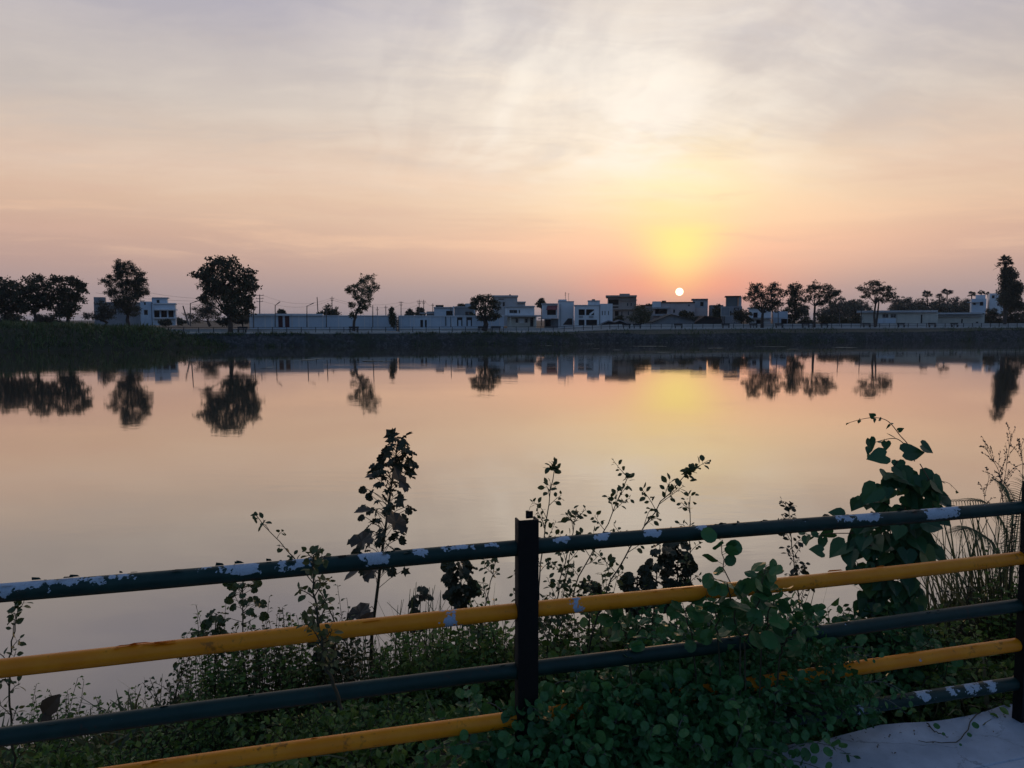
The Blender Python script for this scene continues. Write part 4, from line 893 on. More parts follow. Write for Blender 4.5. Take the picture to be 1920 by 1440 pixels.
v = np.array(prof).transpose(1, 0, 2).reshape(-1, 3); k = len(prof)
mb.add(v, np.array([(i * k + j, i * k + j + 1, (i + 1) * k + j + 1, (i + 1) * k + j) for i in range(ns - 1) for j in range(k - 1)]))
struct(mb.build('ledge', M['ledge']))
mb = MB(); q = [fpt(-14, -.51, LEDGE_Z - .24), fpt(16, -.51, LEDGE_Z - .24), fpt(16, -5, LEDGE_Z - .26), fpt(-14, -5, LEDGE_Z - .26)]
mb.add(q, [(0, 3, 2, 1)]); struct(mb.build('walkway', M['paving']))

# ------------------------------------------------------------------ the fence
def rail_mat(name, c0, c1, bare, thr, rough=.5):
    m = new_mat(name); p = geo_pos()
    pa, up = attr('patch'), attr('up')
    big = noise(p, 9, 4, .6); fine = noise(p, 60, 5, .65); vf = noise(p, 160, 3, .6)
    med = noise(p, 30, 4, .6)
    mask = smooth(pa * .75 + (big - .5) * .9 + (med - .5) * 1.5 + (fine - .5) * .5 + up * thr[1], thr[0], thr[0] + .03)
    rust = smooth(med * .55 + noise(p, 6, 3) * .45, .57, .66) * smooth(fine, .35, .6)
    scuff = smooth(fine * .6 + big * .4 + up * .05, .62, .66)
    col = mixc(smooth(big, .3, .7), c0, c1)
    col = mixc(scuff * .5, col, tuple(x * .5 for x in c1[:3]) + (1,))
    col = mixc(rust * .55, col, rgb(.05, .022, .01))
    b2 = mixc(smooth(vf, .4, .7), bare, tuple(x * .8 for x in bare[:3]) + (1,))
    col = mixc(mask, col, b2)
    ro = mask * .3 + rough
    out(prin(col, ro, spec=.3, normal=bump((1.0 - mask) * .7 + fine * .25, .6, .0015))); return m
M['rail_dark'] = rail_mat('peeling_dark_blue_paint', rgb(.005, .026, .022), rgb(.009, .04, .034), rgb(.4, .48, .56), (.56, .12))
M['rail_yellow'] = rail_mat('yellow_paint', rgb(.78, .24, .006), rgb(.86, .3, .012), rgb(.36, .46, .6), (.60, .03), .42)
M['post'] = noisy('blackened_post', rgb(.003, .003, .0034), rgb(.007, .0062, .006), 22, .6, .5, .003, c2=rgb(.03, .02, .015))
PATCH = {1: [(-5, 36, .1), (88, 108, .1), (30, 95, .55), (105, 165, .5), (165, 205, .62), (205, 270, .75), (380, 425, .7), (424, 490, .35), (520, 540, .3), (545, 580, .45), (676, 725, .05), (770, 800, .6), (815, 885, .6), (905, 935, .7), (1040, 1075, .6), (1112, 1150, .55), (1200, 1236, .45), (1300, 1330, .75), (1470, 1510, .75), (1560, 1600, .5), (1600, 1650, .45), (1722, 1795, -.1)],
         2: [(818, 862, -.6), (1063, 1090, .2)], 3: [(200, 230, .8)], 4: [(1700, 1720, .8)], 5: [(1595, 1617, -.2), (1712, 1745, .2), (1770, 1790, .5), (1800, 1830, -.1), (1840, 1866, .1)]}
RAIL_D = {1: .78, 2: 1.003, 3: 1.212, 4: 1.384, 5: 1.553}
RAD = .0272
BAY = float(s_at(1922, 1.2))
fence = thing('pipe_fence', fpt(0, 0, LEDGE_Z), 'pipe fence with peeling dark blue and yellow rails on black posts', 'fence')
def make_rail(i, s0, s1):
    D = RAIL_D[i]; z = H - D; L = s1 - s0; nl = int(L / .006); nk = 22
    s = np.linspace(s0, s1, nl); th = np.arange(nk) * 2 * math.pi / nk
    sagz = .004 * np.sin(s * 2.1 + i) ; wob = .0022 * np.sin(s * 9 + i * 2) * 0
    c = np.stack((FC[0] + FD[0] * s, FC[1] + FD[1] * s, z + sagz + wob), -1)
    r = RAD * (1 + .012 * rng.normal(0, 1, (nl, nk)) * 0)
    nx = np.array((FN[0], FN[1], 0)); vv = c[:, None] + (np.cos(th)[None, :, None] * nx + np.sin(th)[None, :, None] * np.array((0, 0, 1.))) * r[..., None]
    mb = MB(); a = np.arange(nl - 1)[:, None] * nk; j = np.arange(nk)[None]; j2 = (j + 1) % nk
    mb.add(vv.reshape(-1, 3), np.stack((a + j, a + j2, a + nk + j2, a + nk + j), -1).reshape(-1, 4), .5, True)
    up = np.broadcast_to(np.sin(th)[None], (nl, nk)); side = np.broadcast_to(np.cos(th)[None], (nl, nk))
    pa = np.zeros((nl, nk)); welds = []
    for (p0, p1, low) in PATCH[i]:
        a0, a1 = s_at(p0, D), s_at(p1, D); e = .03
        lenf = np.clip(np.minimum((s - a0) / e, (a1 - s) / e) * .5 + .5, 0, 1)[:, None]
        rf = np.clip((up * .8 - side * .35 - low) * 1.8 + .5, 0, 1) if i in (1, 5) else np.clip((up * .45 - side * .8 - low) * 1.8 + .5, 0, 1)
        pa = np.maximum(pa, lenf * rf)
    for e_ in (s0 + .004, s1 - .004):                   # weld bead where the rail meets the post
        d_ = math.copysign(1, (s0 + s1) / 2 - e_)
        q_ = [np.array((FC[0] + FD[0] * (e_ + d_ * k_), FC[1] + FD[1] * (e_ + d_ * k_), z)) for k_ in (.0, .005, .012, .016)]
        n0_ = mb.n; mb.tube(q_, [RAD * 1.02, RAD * 1.13, RAD * 1.1, RAD * .99], 18, caps=False); upA_w = np.full(mb.n - n0_, -.5); paA_w = np.zeros(mb.n - n0_); welds.append((upA_w, paA_w))
    upA, paA = [up.ravel()] + [w_[0] for w_ in welds], [pa.ravel()] + [w_[1] for w_ in welds]
    # curled flakes of paint along the top
    nf = {1: 46, 2: 12, 3: 8, 4: 12, 5: 5}[i]; mid = [s_at(q, D) for q in ((190, 340) if i == 2 else (230, 380))]
    for q in range(nf):
        sc_ = rng.uniform(s0, s1) if not (i in (2, 4) and s0 < -.5 and q < 9) else rng.uniform(*sorted(mid))
        ang = rng.uniform(.9, 2.2) if i == 1 else rng.uniform(1.3, 2.1); w = rng.uniform(.003, .02) * (1.8 if i in (2, 4) else 1); hh = rng.uniform(.003, .009)
        cc = np.array((FC[0] + FD[0] * sc_, FC[1] + FD[1] * sc_, z)); rad_ = nx * math.cos(ang) + np.array((0, 0, math.sin(ang))); tg = -nx * math.sin(ang) + np.array((0, 0, math.cos(ang))); dl = np.array((FD[0], FD[1], 0))
        b = cc + rad_ * (RAD - .001); v4 = [b - dl * w, b + dl * w, b + dl * w * rng.uniform(.2, .8) + rad_ * hh * .7 + tg * hh * .5, b - dl * w * rng.uniform(.3, 1) + rad_ * hh + tg * hh]
        mb.add(v4, [(0, 1, 2, 3)]); upA.append(np.full(4, .2)); paA.append(np.zeros(4))
    o = mb.build('rail', M['rail_yellow' if i in (2, 4) else 'rail_dark'])
    for nm, arr in (('up', upA), ('patch', paA)):
        at = o.data.attributes.new(nm, 'FLOAT', 'POINT'); at.data.foreach_set('value', np.concatenate(arr).astype(np.float32))
    o['label'] = {1: 'top dark blue rail with peeling paint', 2: 'upper yellow rail', 3: 'middle dark blue rail', 4: 'lower yellow rail', 5: 'lowest dark blue rail'}[i]
    child(o, fence)
for i in range(1, 6):
    for s0, s1 in ((-BAY, 0), (0, BAY), (BAY, BAY * 2)): make_rail(i, s0 + .002, s1 - .002)
def make_post(s, px_w=.072):
    t = .007; z0, z1 = LEDGE_Z - .02, H - .672; dl = np.array((FD[0], FD[1], 0)); nv = np.array((FN[0], FN[1], 0)); up = np.array((0, 0, 1.)) - (dl * .016 if abs(s - BAY) < .01 else 0 * dl)   # the right post leans a little
    c = fpt(s, -.036, 0); hz = (z1 - z0) / 2; cz = np.array((0, 0, (z0 + z1) / 2))
    mb = MB(); mb.obox(c + cz, dl * px_w / 2, nv * t / 2, up * hz)
    mb.obox(c + cz + dl * (px_w / 2 - t / 2) + nv * (.02 + t / 2), dl * t / 2, nv * .0195, up * hz)
    mb.obox(c + cz - dl * (px_w / 2 - t / 2) + nv * (.02 + t / 2), dl * t / 2, nv * .0195, up * hz)
    o = mb.build('post', M['post']); bv = o.modifiers.new('bevel', 'BEVEL'); bv.width = .0015; bv.segments = 2
    child(o, fence)
    mb = MB(); mb.obox(c + dl * .018 + nv * .05 + (0, 0, z1 + .004), dl * .012, nv * .004, up * .012); mb.tube([c + dl * .012 + nv * .05 + (0, 0, z1), c + dl * .01 + nv * .05 + (0, 0, z1 + .018)], .006, 6)
    b_ = mb.build('bracket', M['post']); child(b_, fence)
for s in (-BAY, 0, BAY, 2 * BAY): make_post(s)

# ------------------------------------------------------------------ plants
def curve(p0, p1, bend, n=10):
    t = np.linspace(0, 1, n)[:, None]; return np.asarray(p0) * (1 - t) + np.asarray(p1) * t + np.asarray(bend) * (4 * t * (1 - t))
def along(path, t):
    path = np.asarray(path); i = t * (len(path) - 1); a = np.clip(i.astype(int), 0, len(path) - 2); f = (i - a)[:, None]
    return path[a] * (1 - f) + path[a + 1] * f, unit(path[a + 1] - path[a])
def leafy(sm, lm, path, r0, r1, n, size, tpl, t0=.15, pet=.4, face=.6, tint=(0, 1), droop=0., taper=.35):
    """one shoot: stem plus n alternate leaves on short stalks"""
    path = np.asarray(path); sm.tube(path, np.linspace(r0, r1, len(path)), 5, rng.random())
    t = np.linspace(t0, 1, n) + rng.normal(0, .25 / max(n, 1), n); t = np.clip(t, 0, 1); p, tg = along(path, t)
    ang = np.arange(n) * 2.4 + rng.normal(0, .5, n) + rng.random() * 6
    rx = unit(np.cross(tg, (.3, .2, .1))); ry = np.cross(tg, rx); d = rx * np.cos(ang)[:, None] + ry * np.sin(ang)[:, None]
    d = unit(d + tg * .45 + np.array((0, 0, -droop))); sz = size * rng.uniform(.65, 1.25, n) * (1 - taper * np.clip(t - .4, 0, 1))
    q = p + d * (pet * sz)[:, None]
    for a, b in zip(p, q): sm.tube([a, b], r1 * .7, 3, rng.random(), caps=False)
    up = np.array((0, -.45, 1.)) * face + rng.normal(0, .55, (n, 3))
    lm.scatter(tpl, q, d + (0, 0, -droop * .6), up, sz, tint[0] + (tint[1] - tint[0]) * rng.random(n))
def plant(name, label, base, cat, sm, lm, smat='stem', lmat='leaf_sprig', group=None, extra=()):
    t = thing(name, base, label, cat, group)
    if sm.v: part(sm, 'stem', M[smat], t)
    if lm.v: part(lm, 'foliage', M[lmat], t)
    for nm, mb_, mt in extra: part(mb_, nm, M[mt], t)
    return t
def ground_under(px, py, Y):
    q = P(px, py, Y); s, n = sn(q[0], q[1]); return np.array((q[0], q[1], float(nz(s, n)) if n > .1 else LEDGE_Z)), s, n

# 1. tall lobed leaved plant
Y = 5.0; g_, _, _ = ground_under(690, 1250, Y); sm, lm, dm = MB(), MB(), MB()
path = [g_] + [P(*q) for q in ((697, 1190, Y), (707, 1110, Y), (717, 1030, Y - .03), (727, 960, Y), (735, 900, Y + .03), (741, 862, Y), (747, 824, Y))]
path = np.array(path); leafy(sm, lm, path, .014, .004, 4, .1, LEAF_LOBED, .95, .5)
n = 130; t = np.clip(np.linspace(.3, .99, n) + rng.normal(0, .01, n), 0, 1); p, tg = along(path, t)
ang = np.arange(n) * 2.4 + rng.normal(0, .4, n); ln = (.09 + .11 * rng.random(n)) * np.interp(t, [.3, .55, .8, 1], [1.1, 1., .75, .3])
d = np.column_stack((np.cos(ang), np.sin(ang), .55 + .35 * rng.random(n))); d = unit(d); q = p + d * ln[:, None]
for a, b in zip(p, q): sm.tube([a, a * .5 + b * .5 + (0, 0, .01), b], .0022, 4, caps=False)
sz_ = rng.uniform(.042, .085, n) * np.interp(t, [.3, .9, 1], [1.1, .95, .7]); upv = rng.normal(0, .6, (n, 3)) + (0, -.5, .8); tn_ = rng.random(n) * .75; k_ = rng.random(n) < .38
for tp_, m_ in ((LEAF_LOBED, k_), (LEAF_BIG, ~k_)): lm.scatter(tp_, q[m_], (d * (1, 1, .2) + (0, 0, -.5))[m_], upv[m_], sz_[m_], tn_[m_])
for px, py, dx_, dz_, sz in ((668, 1013, -1, -.12, .2), (752, 985, 1, -.9, .2), (757, 905, .5, -.7, .22), (697, 893, -1, .02, .15), (676, 958, -1, -.1, .15), (690, 1075, -.6, -.8, .2), (655, 1080, -1, -.6, .16), (665, 1150, -1, -.3, .2)):
    c = P(px, py, Y - .12 + .1 * rng.normal()); i = np.argmin(np.abs(path[:, 2] - c[2] + .05)); st = along(path, np.array([np.interp(c[2] - .05, path[:, 2], np.linspace(0, 1, len(path)))]))[0][0]
    dd = np.array((dx_, rng.normal(0, .3), dz_)); b0 = c - unit(dd) * sz * .5; sm.tube([st, (st + b0) / 2 + (0, 0, .02), b0], .003, 4, caps=False)
    lm.scatter(LEAF_BIG if sz > .17 else LEAF_OVAL, [b0], [dd], [(.2, -.25, .95)], sz * .82, .95)
plant('lobed_plant', 'tallest weed, with dark lobed leaves crowded up one stem, left of the middle post', g_, 'plant', sm, lm, 'stem', 'leaf_castor')

# 2. thin stems with small leaflets
def sprig(pts, label, leafl=.035, twigs=11, name='sprig_plant', smat='stem', lmat='leaf_sprig', t0=.35, tl=.2, start_ground=True, tint=(0, .9), tuft=9, side=1.0, dens=10):
    path = [P(*q) for q in pts]
    if start_ground: g0, _, _ = ground_under(*pts[0]); path = [g0] + path if g0[2] < path[0][2] - .02 else path
    path = np.array(path); L = np.linalg.norm(np.diff(path, axis=0), axis=1); u = np.concatenate(([0], np.cumsum(L))) / L.sum()
    tt = np.linspace(0, 1, 24); path = np.column_stack([np.interp(tt, u, path[:, k]) for k in range(3)]); path[1:-1] += rng.normal(0, .0035, (22, 3))
    sm, lm = MB(), MB(); sm.tube(path, np.linspace(.0062, .0022, 24), 5)
    twigs = int(twigs * 1.45)
    for k, t in enumerate(np.linspace(t0, .97, twigs) + rng.normal(0, .02, twigs)):
        p, tg = along(path, np.array([min(t, 1.)])); p, tg = p[0], tg[0]; a = k * 2.4 + rng.normal(0, .5)
        d = unit(np.array((math.cos(a) * 1.2, math.sin(a) * .8, .45 + .3 * rng.random())) * side + tg * .5); ln = tl * rng.uniform(.5, 1.15) * (1.15 - t * .6)
        tw = curve(p, p + d * ln, (0, 0, rng.uniform(-.01, .025)), 7); nl = max(3, int(dens * ln / tl) + 2)
        leafy(sm, lm, tw, .002, .0012, nl, leafl, LEAF_OVAL, .3, .3, .7, tint, .1, .1)
    top = path[-1]; n = tuft; d = rng.normal(0, 1, (n, 3)) * (1, 1, .5) + (0, 0, .5)
    lm.scatter(LEAF_OVAL, top + rng.normal(0, .012, (n, 3)) - (0, 0, .01), d, rng.normal(0, .5, (n, 3)) + (0, -.3, .8), leafl * rng.uniform(.8, 1.3, n), rng.random(n) * .8)
    return plant(name, label, path[0], 'plant', sm, lm, smat, lmat, 'thin stemmed weeds behind the fence' if 'sprig' in name else None)
A = 3.9
sprig([(1000, 1230, A), (1012, 1080, A), (1022, 985, A), (1040, 876, A)], 'thin stemmed weed rising just right of the middle post', twigs=12, t0=.4, tuft=26)
sprig([(1045, 1190, 4.0), (1090, 1075, 4.0), (1130, 1000, 4.0), (1177, 895, 4.0)], 'thin slanting weed between the middle post and the tallest slanting weed', twigs=13, tuft=14)
sprig([(1105, 1200, 3.6), (1150, 1080, 3.55), (1200, 1000, 3.55), (1250, 930, 3.6), (1290, 885, 3.6)], 'tallest slanting weed, crossing the top rail right of the middle post', twigs=12, leafl=.038, tuft=26)
sprig([(1297, 1150, 4.1), (1294, 1060, 4.1), (1293, 985, 4.1), (1294, 930, 4.1)], 'straight upright thin weed beside the tallest slanting weed', twigs=9, leafl=.03, tl=.15)
sprig([(1028, 1190, 4.0), (1050, 1090, 4.0), (1068, 1020, 4.0), (1082, 960, 4.0)], 'short bushy sprig close to the middle post', twigs=12, leafl=.036, tl=.16)
sprig([(1040, 1200, 4.2), (1062, 1080, 4.2), (1075, 1010, 4.2)], 'bare lower sprig behind the short bushy sprig', twigs=7, leafl=.034)
sprig([(895, 1200, 4.3), (915, 1110, 4.3), (930, 1050, 4.3)], 'thin leaning weed just left of the middle post', twigs=8, leafl=.034, tl=.15)
sprig([(655, 1220, 4.6), (600, 1110, 4.6), (545, 1040, 4.6), (505, 995, 4.6), (482, 968, 4.6)], 'long weed leaning far to the left over the top rail', twigs=8, leafl=.038, tl=.14, t0=.5, dens=5)
sprig([(640, 1330, 2.16), (612, 1250, 2.12), (596, 1180, 2.1), (590, 1110, 2.1), (588, 1040, 2.1)], 'pale leaved weed standing in front of the left rails', twigs=13, leafl=.026, tl=.09, t0=.3, start_ground=False, tint=(.4, 1), name='sprig_plant')
sprig([(15, 1260, 3.0), (24, 1190, 3.0), (33, 1135, 3.0)], 'ragged weed at the left edge between the two upper rails', twigs=12, leafl=.034, tl=.11, t0=.1, dens=8)
sprig([(1500, 1140, 4.2), (1490, 1060, 4.2), (1482, 1000, 4.2), (1478, 950, 4.2)], 'brownish small leaved weed left of the heart leaved vine', twigs=22, leafl=.035, tl=.14, t0=.15, lmat='leaf_castor', dens=9)
sprig([(330, 1290, 4.6), (375, 1190, 4.6)], 'small weed over the middle dark rail at the left', twigs=9, leafl=.04, tl=.16, t0=.1)

# 3. small lobed weeds
def lobed(px, ybot, ytop, w, Y, label, n, size, mat='leaf_castor', tint=(0, .7)):
    g0, _, _ = ground_under(px, ybot, Y); top = P(px, ytop, Y); sm, lm = MB(), MB(); m = MPP(Y)
    path = curve(g0, top, rng.normal(0, .02, 3), 12); sm.tube(path, np.linspace(.008, .003, 12), 5)
    hb = P(px, ybot, Y)[2]; t0 = max(0, (hb - g0[2]) / max(top[2] - g0[2], .01))
    t = t0 + (1 - t0) * np.sort(rng.random(n)) ** .9; p, _ = along(path, np.clip(t, 0, 1)); a = rng.random(n) * 6.28
    d = unit(np.column_stack((np.cos(a), np.sin(a), .2 + .5 * rng.random(n)))); ln = w * m * rng.uniform(.25, 1, n) * np.interp((t - t0) / (1 - t0), [0, .5, 1], [.9, 1, .45])
    q = p + d * ln[:, None]
    for a_, b_ in zip(p, q): sm.tube([a_, b_], .0018, 3, caps=False)
    lm.scatter(LEAF_BIG, q, d * (1, 1, .3) + (0, 0, -.45), rng.normal(0, .6, (n, 3)) + (0, -.5, .8), size * rng.uniform(.7, 1.25, n), tint[0] + (tint[1] - tint[0]) * rng.random(n))
    return plant('lobed_plant', label, g0, 'plant', sm, lm, 'stem', mat)
lobed(862, 1150, 1056, 22, 4.6, 'small lobed leaved weed just left of the middle post, above the yellow rail', 46, .085)
lobed(1238, 1130, 1022, 22, 4.3, 'lobed leaved weed under the top rail, left one of a close pair', 50, .075)
lobed(1272, 1120, 1016, 18, 4.4, 'lobed leaved weed under the top rail, right one of a close pair', 50, .08)
lobed(1195, 1130, 1080, 26, 4.2, 'low lobed leaved weed peeping over the yellow rail', 40, .075)
lobed(790, 1180, 1098, 12, 5.2, 'tiny lobed weed over the yellow rail right of the tallest weed', 16, .08, tint=(.3, 1))
lobed(455, 1190, 1088, 44, 4.4, 'bushy lobed weed over the yellow rail left of the tallest weed', 40, .052, 'leaf_sprig', (0, .6))
lobed(405, 1230, 1150, 22, 4.5, 'small lobed weed with two bright leaves, left of the bushy lobed weed', 30, .06, 'leaf_sprig')
lobed(620, 1240, 1170, 30, 4.6, 'lobed weed low between the yellow and middle dark rails', 34, .075)
lobed(1108, 1150, 1090, 16, 4.3, 'tiny lobed weed above the yellow rail right of the post', 24, .06)

# 4. the heart leaved vine heap
Y = 3.72; g_, _, _ = ground_under(1660, 1230, Y); sm, lm = MB(), MB()
heap = [(1680, 880, 34, 26), (1710, 905, 34, 34), (1650, 930, 36, 32), (1715, 950, 36, 36), (1670, 975, 48, 34), (1745, 945, 14, 26), (1620, 1015, 44, 34), (1690, 1030, 52, 36), (1720, 1020, 34, 34), (1610, 1065, 34, 22), (1660, 1070, 54, 36), (1690, 1110, 56, 40), (1640, 1130, 40, 30)]
m = MPP(Y)
for (x, y, rx, ry) in heap:
    c = P(x, y, Y); n = int(rx * ry / 84); rx *= .88; p = c + in_ball(n) * np.array((rx, .7 * (rx + ry) / 2 + 8, ry)) * m
    dn = unit(p - P(1680, 1020, Y + .15)) * (1, 1, .3) + rng.normal(0, .35, (n, 3)) + (0, -.2, -.75)
    for q in p[::2]: sm.tube([P(x, y + 15, Y + .05), (P(x, y, Y) + q) / 2 + rng.normal(0, .02, 3), q], .003, 4, caps=False)
    lm.scatter(LEAF_HEART, p, dn, unit(p - P(1680, 1020, Y + .25)) + (0, -.8, .5) + rng.normal(0, .35, (n, 3)), rng.uniform(.05, .118, n), rng.random(n))
for x, y, dx_, dz_, s_ in ((1738, 838, .9, -.5, .09), (1634, 830, .3, -1, .08), (1650, 855, -1, -.1, .12), (1705, 848, 1, .1, .13), (1635, 920, -.8, -.9, .14), (1758, 905, .8, -.9, .12), (1740, 980, 1, -.2, .14), (1602, 945, -.5, -1, .08), (1572, 965, -.9, .3, .1), (1535, 1033, -.7, .2, .09), (1530, 1000, .6, -.5, .06), (1740, 1040, .7, -1, .16), (1760, 925, .9, -1, .1)):
    lm.scatter(LEAF_HEART, [P(x - 12 * dx_, y + 8 * dz_, Y - .1)], [(dx_, -.1, dz_)], [(.1, -.8, .7)], s_ * .78, rng.random())
def tendril(pts, r=.0028, nl=5, sz=.03):
    p = np.array([P(x, y, Y + d) for x, y, d in pts]); u = np.linspace(0, 1, len(p)); tt = np.linspace(0, 1, 30)
    from_ = np.column_stack([np.interp(tt, u, p[:, k]) for k in range(3)])
    for _ in range(3): from_[1:-1] = (from_[:-2] + from_[1:-1] * 2 + from_[2:]) / 4
    leafy(sm, lm, from_, r, r * .45, nl, sz, LEAF_HEART, .35, .2, .5, (.3, .9), .4)
tendril([(1715, 865, 0), (1704, 832, 0), (1688, 818, 0), (1678, 803, 0), (1665, 788, 0), (1648, 783, 0), (1630, 783, .02), (1610, 787, .04), (1591, 793, .05)], nl=9)
tendril([(1718, 860, 0), (1700, 836, 0), (1683, 822, 0), (1668, 822, 0), (1645, 828, 0), (1628, 833, 0), (1632, 850, 0)], nl=6, sz=.045)
tendril([(1735, 920, 0), (1752, 912, -.03), (1766, 902, -.05), (1780, 906, -.05), (1795, 921, -.05)], nl=4, sz=.025, r=.002)
tendril([(1600, 1000, 0), (1560, 1000, -.05), (1530, 1005, -.05), (1505, 1000, -.05)], nl=6, sz=.06)
tendril([(1725, 870, 0), (1740, 895, -.1), (1752, 925, -.1), (1748, 960, -.1)], nl=5, sz=.07)
plant('vine_heap', 'tall heap of glossy heart shaped vine leaves with wiry tendrils curling from its top', g_, 'vine', sm, lm, 'stem_red', 'leaf_heart')

# 5. round leaved creeper pushing through the fence
def mound(name, label, s0, s1, n0, n1, hfun, n, size, shoots, shoot_len, base_s, tpl=LEAF_ROUND, mat='leaf_round', smat='stem_grey', cat='creeper', inner=.5, clear=0.):
    sm, lm = MB(), MB(); s = rng.uniform(s0, s1, n); a = rng.random(n); nn_ = n0 + (n1 - n0) * a
    mid, half = (n0 + n1) / 2, (n1 - n0) / 2; hh = hfun(s) * np.sqrt(np.clip(1 - ((nn_ - mid) / half) ** 2, 0, 1)); f = inner + (1 - inner) * rng.random(n) ** .6
    gz_ = np.where(nn_ < .1, LEDGE_Z, nz(s, nn_)); z = gz_ + .015 + hh * f
    z = np.minimum(z, LEDGE_Z + hfun(s) * f + .02)
    p = np.stack((FC[0] + FD[0] * s + FN[0] * nn_, FC[1] + FD[1] * s + FN[1] * nn_, z), -1)
    if clear:                                          # hangs through the rails, clear of the ledge
        ok_ = (nn_ > .08) | (z > LEDGE_Z + clear); s, nn_, z, hh, f, p = s[ok_], nn_[ok_], z[ok_], hh[ok_], f[ok_], p[ok_]; n = len(p)
    o = np.column_stack((FN[0] * (nn_ - mid), FN[1] * (nn_ - mid), .12 + 0 * z)); d = unit(o) * .6 + rng.normal(0, .7, (n, 3)) + (0, 0, -.1)
    clump = .5 + .5 * np.sin(s * 17 + 2 * np.sin(nn_ * 13)) * np.sin(z * 21 + s * 6)
    up_ = unit(o) * .7 + (0, -.4, .7) + rng.normal(0, .6, (n, 3)); kinds = rng.random(n); sz = size * np.where(rng.random(n) < .6, rng.uniform(.35, .75, n), rng.uniform(.6, 1.2, n)); tn = np.clip(clump * .5 + rng.random(n) * .5, 0, 1)
    for tp_, a0, a1 in ((tpl, 0, .45), (LEAF_OVAL, .45, .75), (LEAF_FOLD, .75, 1)):
        q_ = (kinds >= a0) & (kinds < a1); lm.scatter(tp_, p[q_], d[q_], up_[q_], sz[q_], tn[q_])
    for k in range(shoots):
        sk = rng.uniform(s0 + .03, s1 - .03); nk_ = rng.uniform(n0 + .06, n1 - .06); h = float(hfun(np.array([sk]))[0])
        if clear: nk_ = abs(nk_) + .05
        p0 = np.array((FC[0] + FD[0] * sk + FN[0] * nk_, FC[1] + FD[1] * sk + FN[1] * nk_, LEDGE_Z + h * .25))
        d = unit(np.array((rng.normal(0, .9), rng.normal(-.15, .5), rng.uniform(.1, 1.2)))); ln = shoot_len * rng.uniform(.5, 1.3) + h * .45
        path = curve(p0, p0 + d * ln, (0, 0, rng.uniform(0, .12)), 10)
        path[:, 2] = np.maximum(path[:, 2], LEDGE_Z + .012)
        leafy(sm, lm, path, .0028, .0012, int(7 + ln * 26), size * .85, tpl, .35, .3, .6, (.2, 1), .15, .45)
    return plant(name, label, fpt(base_s, (n0 + n1) / 2, LEDGE_Z), cat, sm, lm, smat, mat)
def prof(*pts):
    x, y = zip(*pts); return lambda s: np.interp(s, x, y)
mound('creeper', 'round leaved creeper wrapping the foot of the middle post', -.2, .28, -.3, .25, prof((-.2, .16), (-.1, .32), (.05, .38), (.28, .4)), 1500, .046, 44, .14, 0.0)
mound('creeper', 'dense round leaved creeper burying the lower rails right of the middle post', .25, .86, -.34, .3, prof((.25, .4), (.5, .38), (.7, .42), (.86, .3)), 3000, .05, 84, .15, .6)
mound('creeper', 'dense round leaved creeper ending at the white ledge, with shoots over the middle dark rail', .78, 1.2, .03, .42, prof((.78, .5), (1.0, .56), (1.1, .42), (1.2, .2)), 2200, .05, 56, .15, 1.1)
mound('creeper', 'leafy creeper spilling low over the ledge at the bottom of the photo', -.3, .66, -.54, -.2, prof((-.3, .1), (.1, .2), (.4, .2), (.55, .12), (.66, .04)), 2200, .045, 50, .11, .4)
mound('creeper', 'finer leaved creeper hanging through the rails above the left end of the white ledge', .72, 1.42, -.17, .3, prof((.72, .5), (.95, .64), (1.15, .6), (1.3, .42), (1.42, .22)), 3000, .04, 70, .13, 1.0, tpl=LEAF_OVAL, clear=.17)
# big leaved shoots in front of the yellow rail
sm, lm = MB(), MB()
for pts, nl, sz in (([(1385, 1190, 2.62), (1368, 1120, 2.6), (1358, 1065, 2.6), (1355, 1012, 2.6)], 10, .055), ([(1400, 1200, 2.62), (1420, 1130, 2.58), (1425, 1085, 2.56), (1437, 1060, 2.56)], 9, .062), ([(1430, 1210, 2.6), (1445, 1140, 2.56), (1462, 1105, 2.55)], 8, .06), ([(1350, 1200, 2.64), (1338, 1140, 2.62), (1325, 1115, 2.62)], 8, .055), ([(1300, 1210, 2.66), (1290, 1160, 2.64), (1280, 1130, 2.64)], 7, .05), ([(1460, 1230, 2.6), (1490, 1180, 2.56), (1520, 1150, 2.56)], 8, .055), ([(1180, 1230, 2.62), (1170, 1180, 2.6), (1150, 1160, 2.6)], 7, .06)):
    p = np.array([P(*q) for q in pts]); tt = np.linspace(0, 1, 14); p = np.column_stack([np.interp(tt, np.linspace(0, 1, len(p)), p[:, k]) for k in range(3)])
    p = np.vstack(([fpt(float(sn(p[0][0], p[0][1])[0]), -.12, LEDGE_Z + .1)], p)); p[1:-1] += rng.normal(0, .006, (len(p) - 2, 3)); leafy(sm, lm, p, .0034, .0013, nl * 2, sz, LEAF_ROUND, .08, .35, .7, (.1, .8), .1, .15)
plant('creeper', 'large leaved creeper shoots standing up in front of the upper yellow rail', fpt(.85, -.12, LEDGE_Z), 'creeper', sm, lm, 'stem', 'leaf_round')

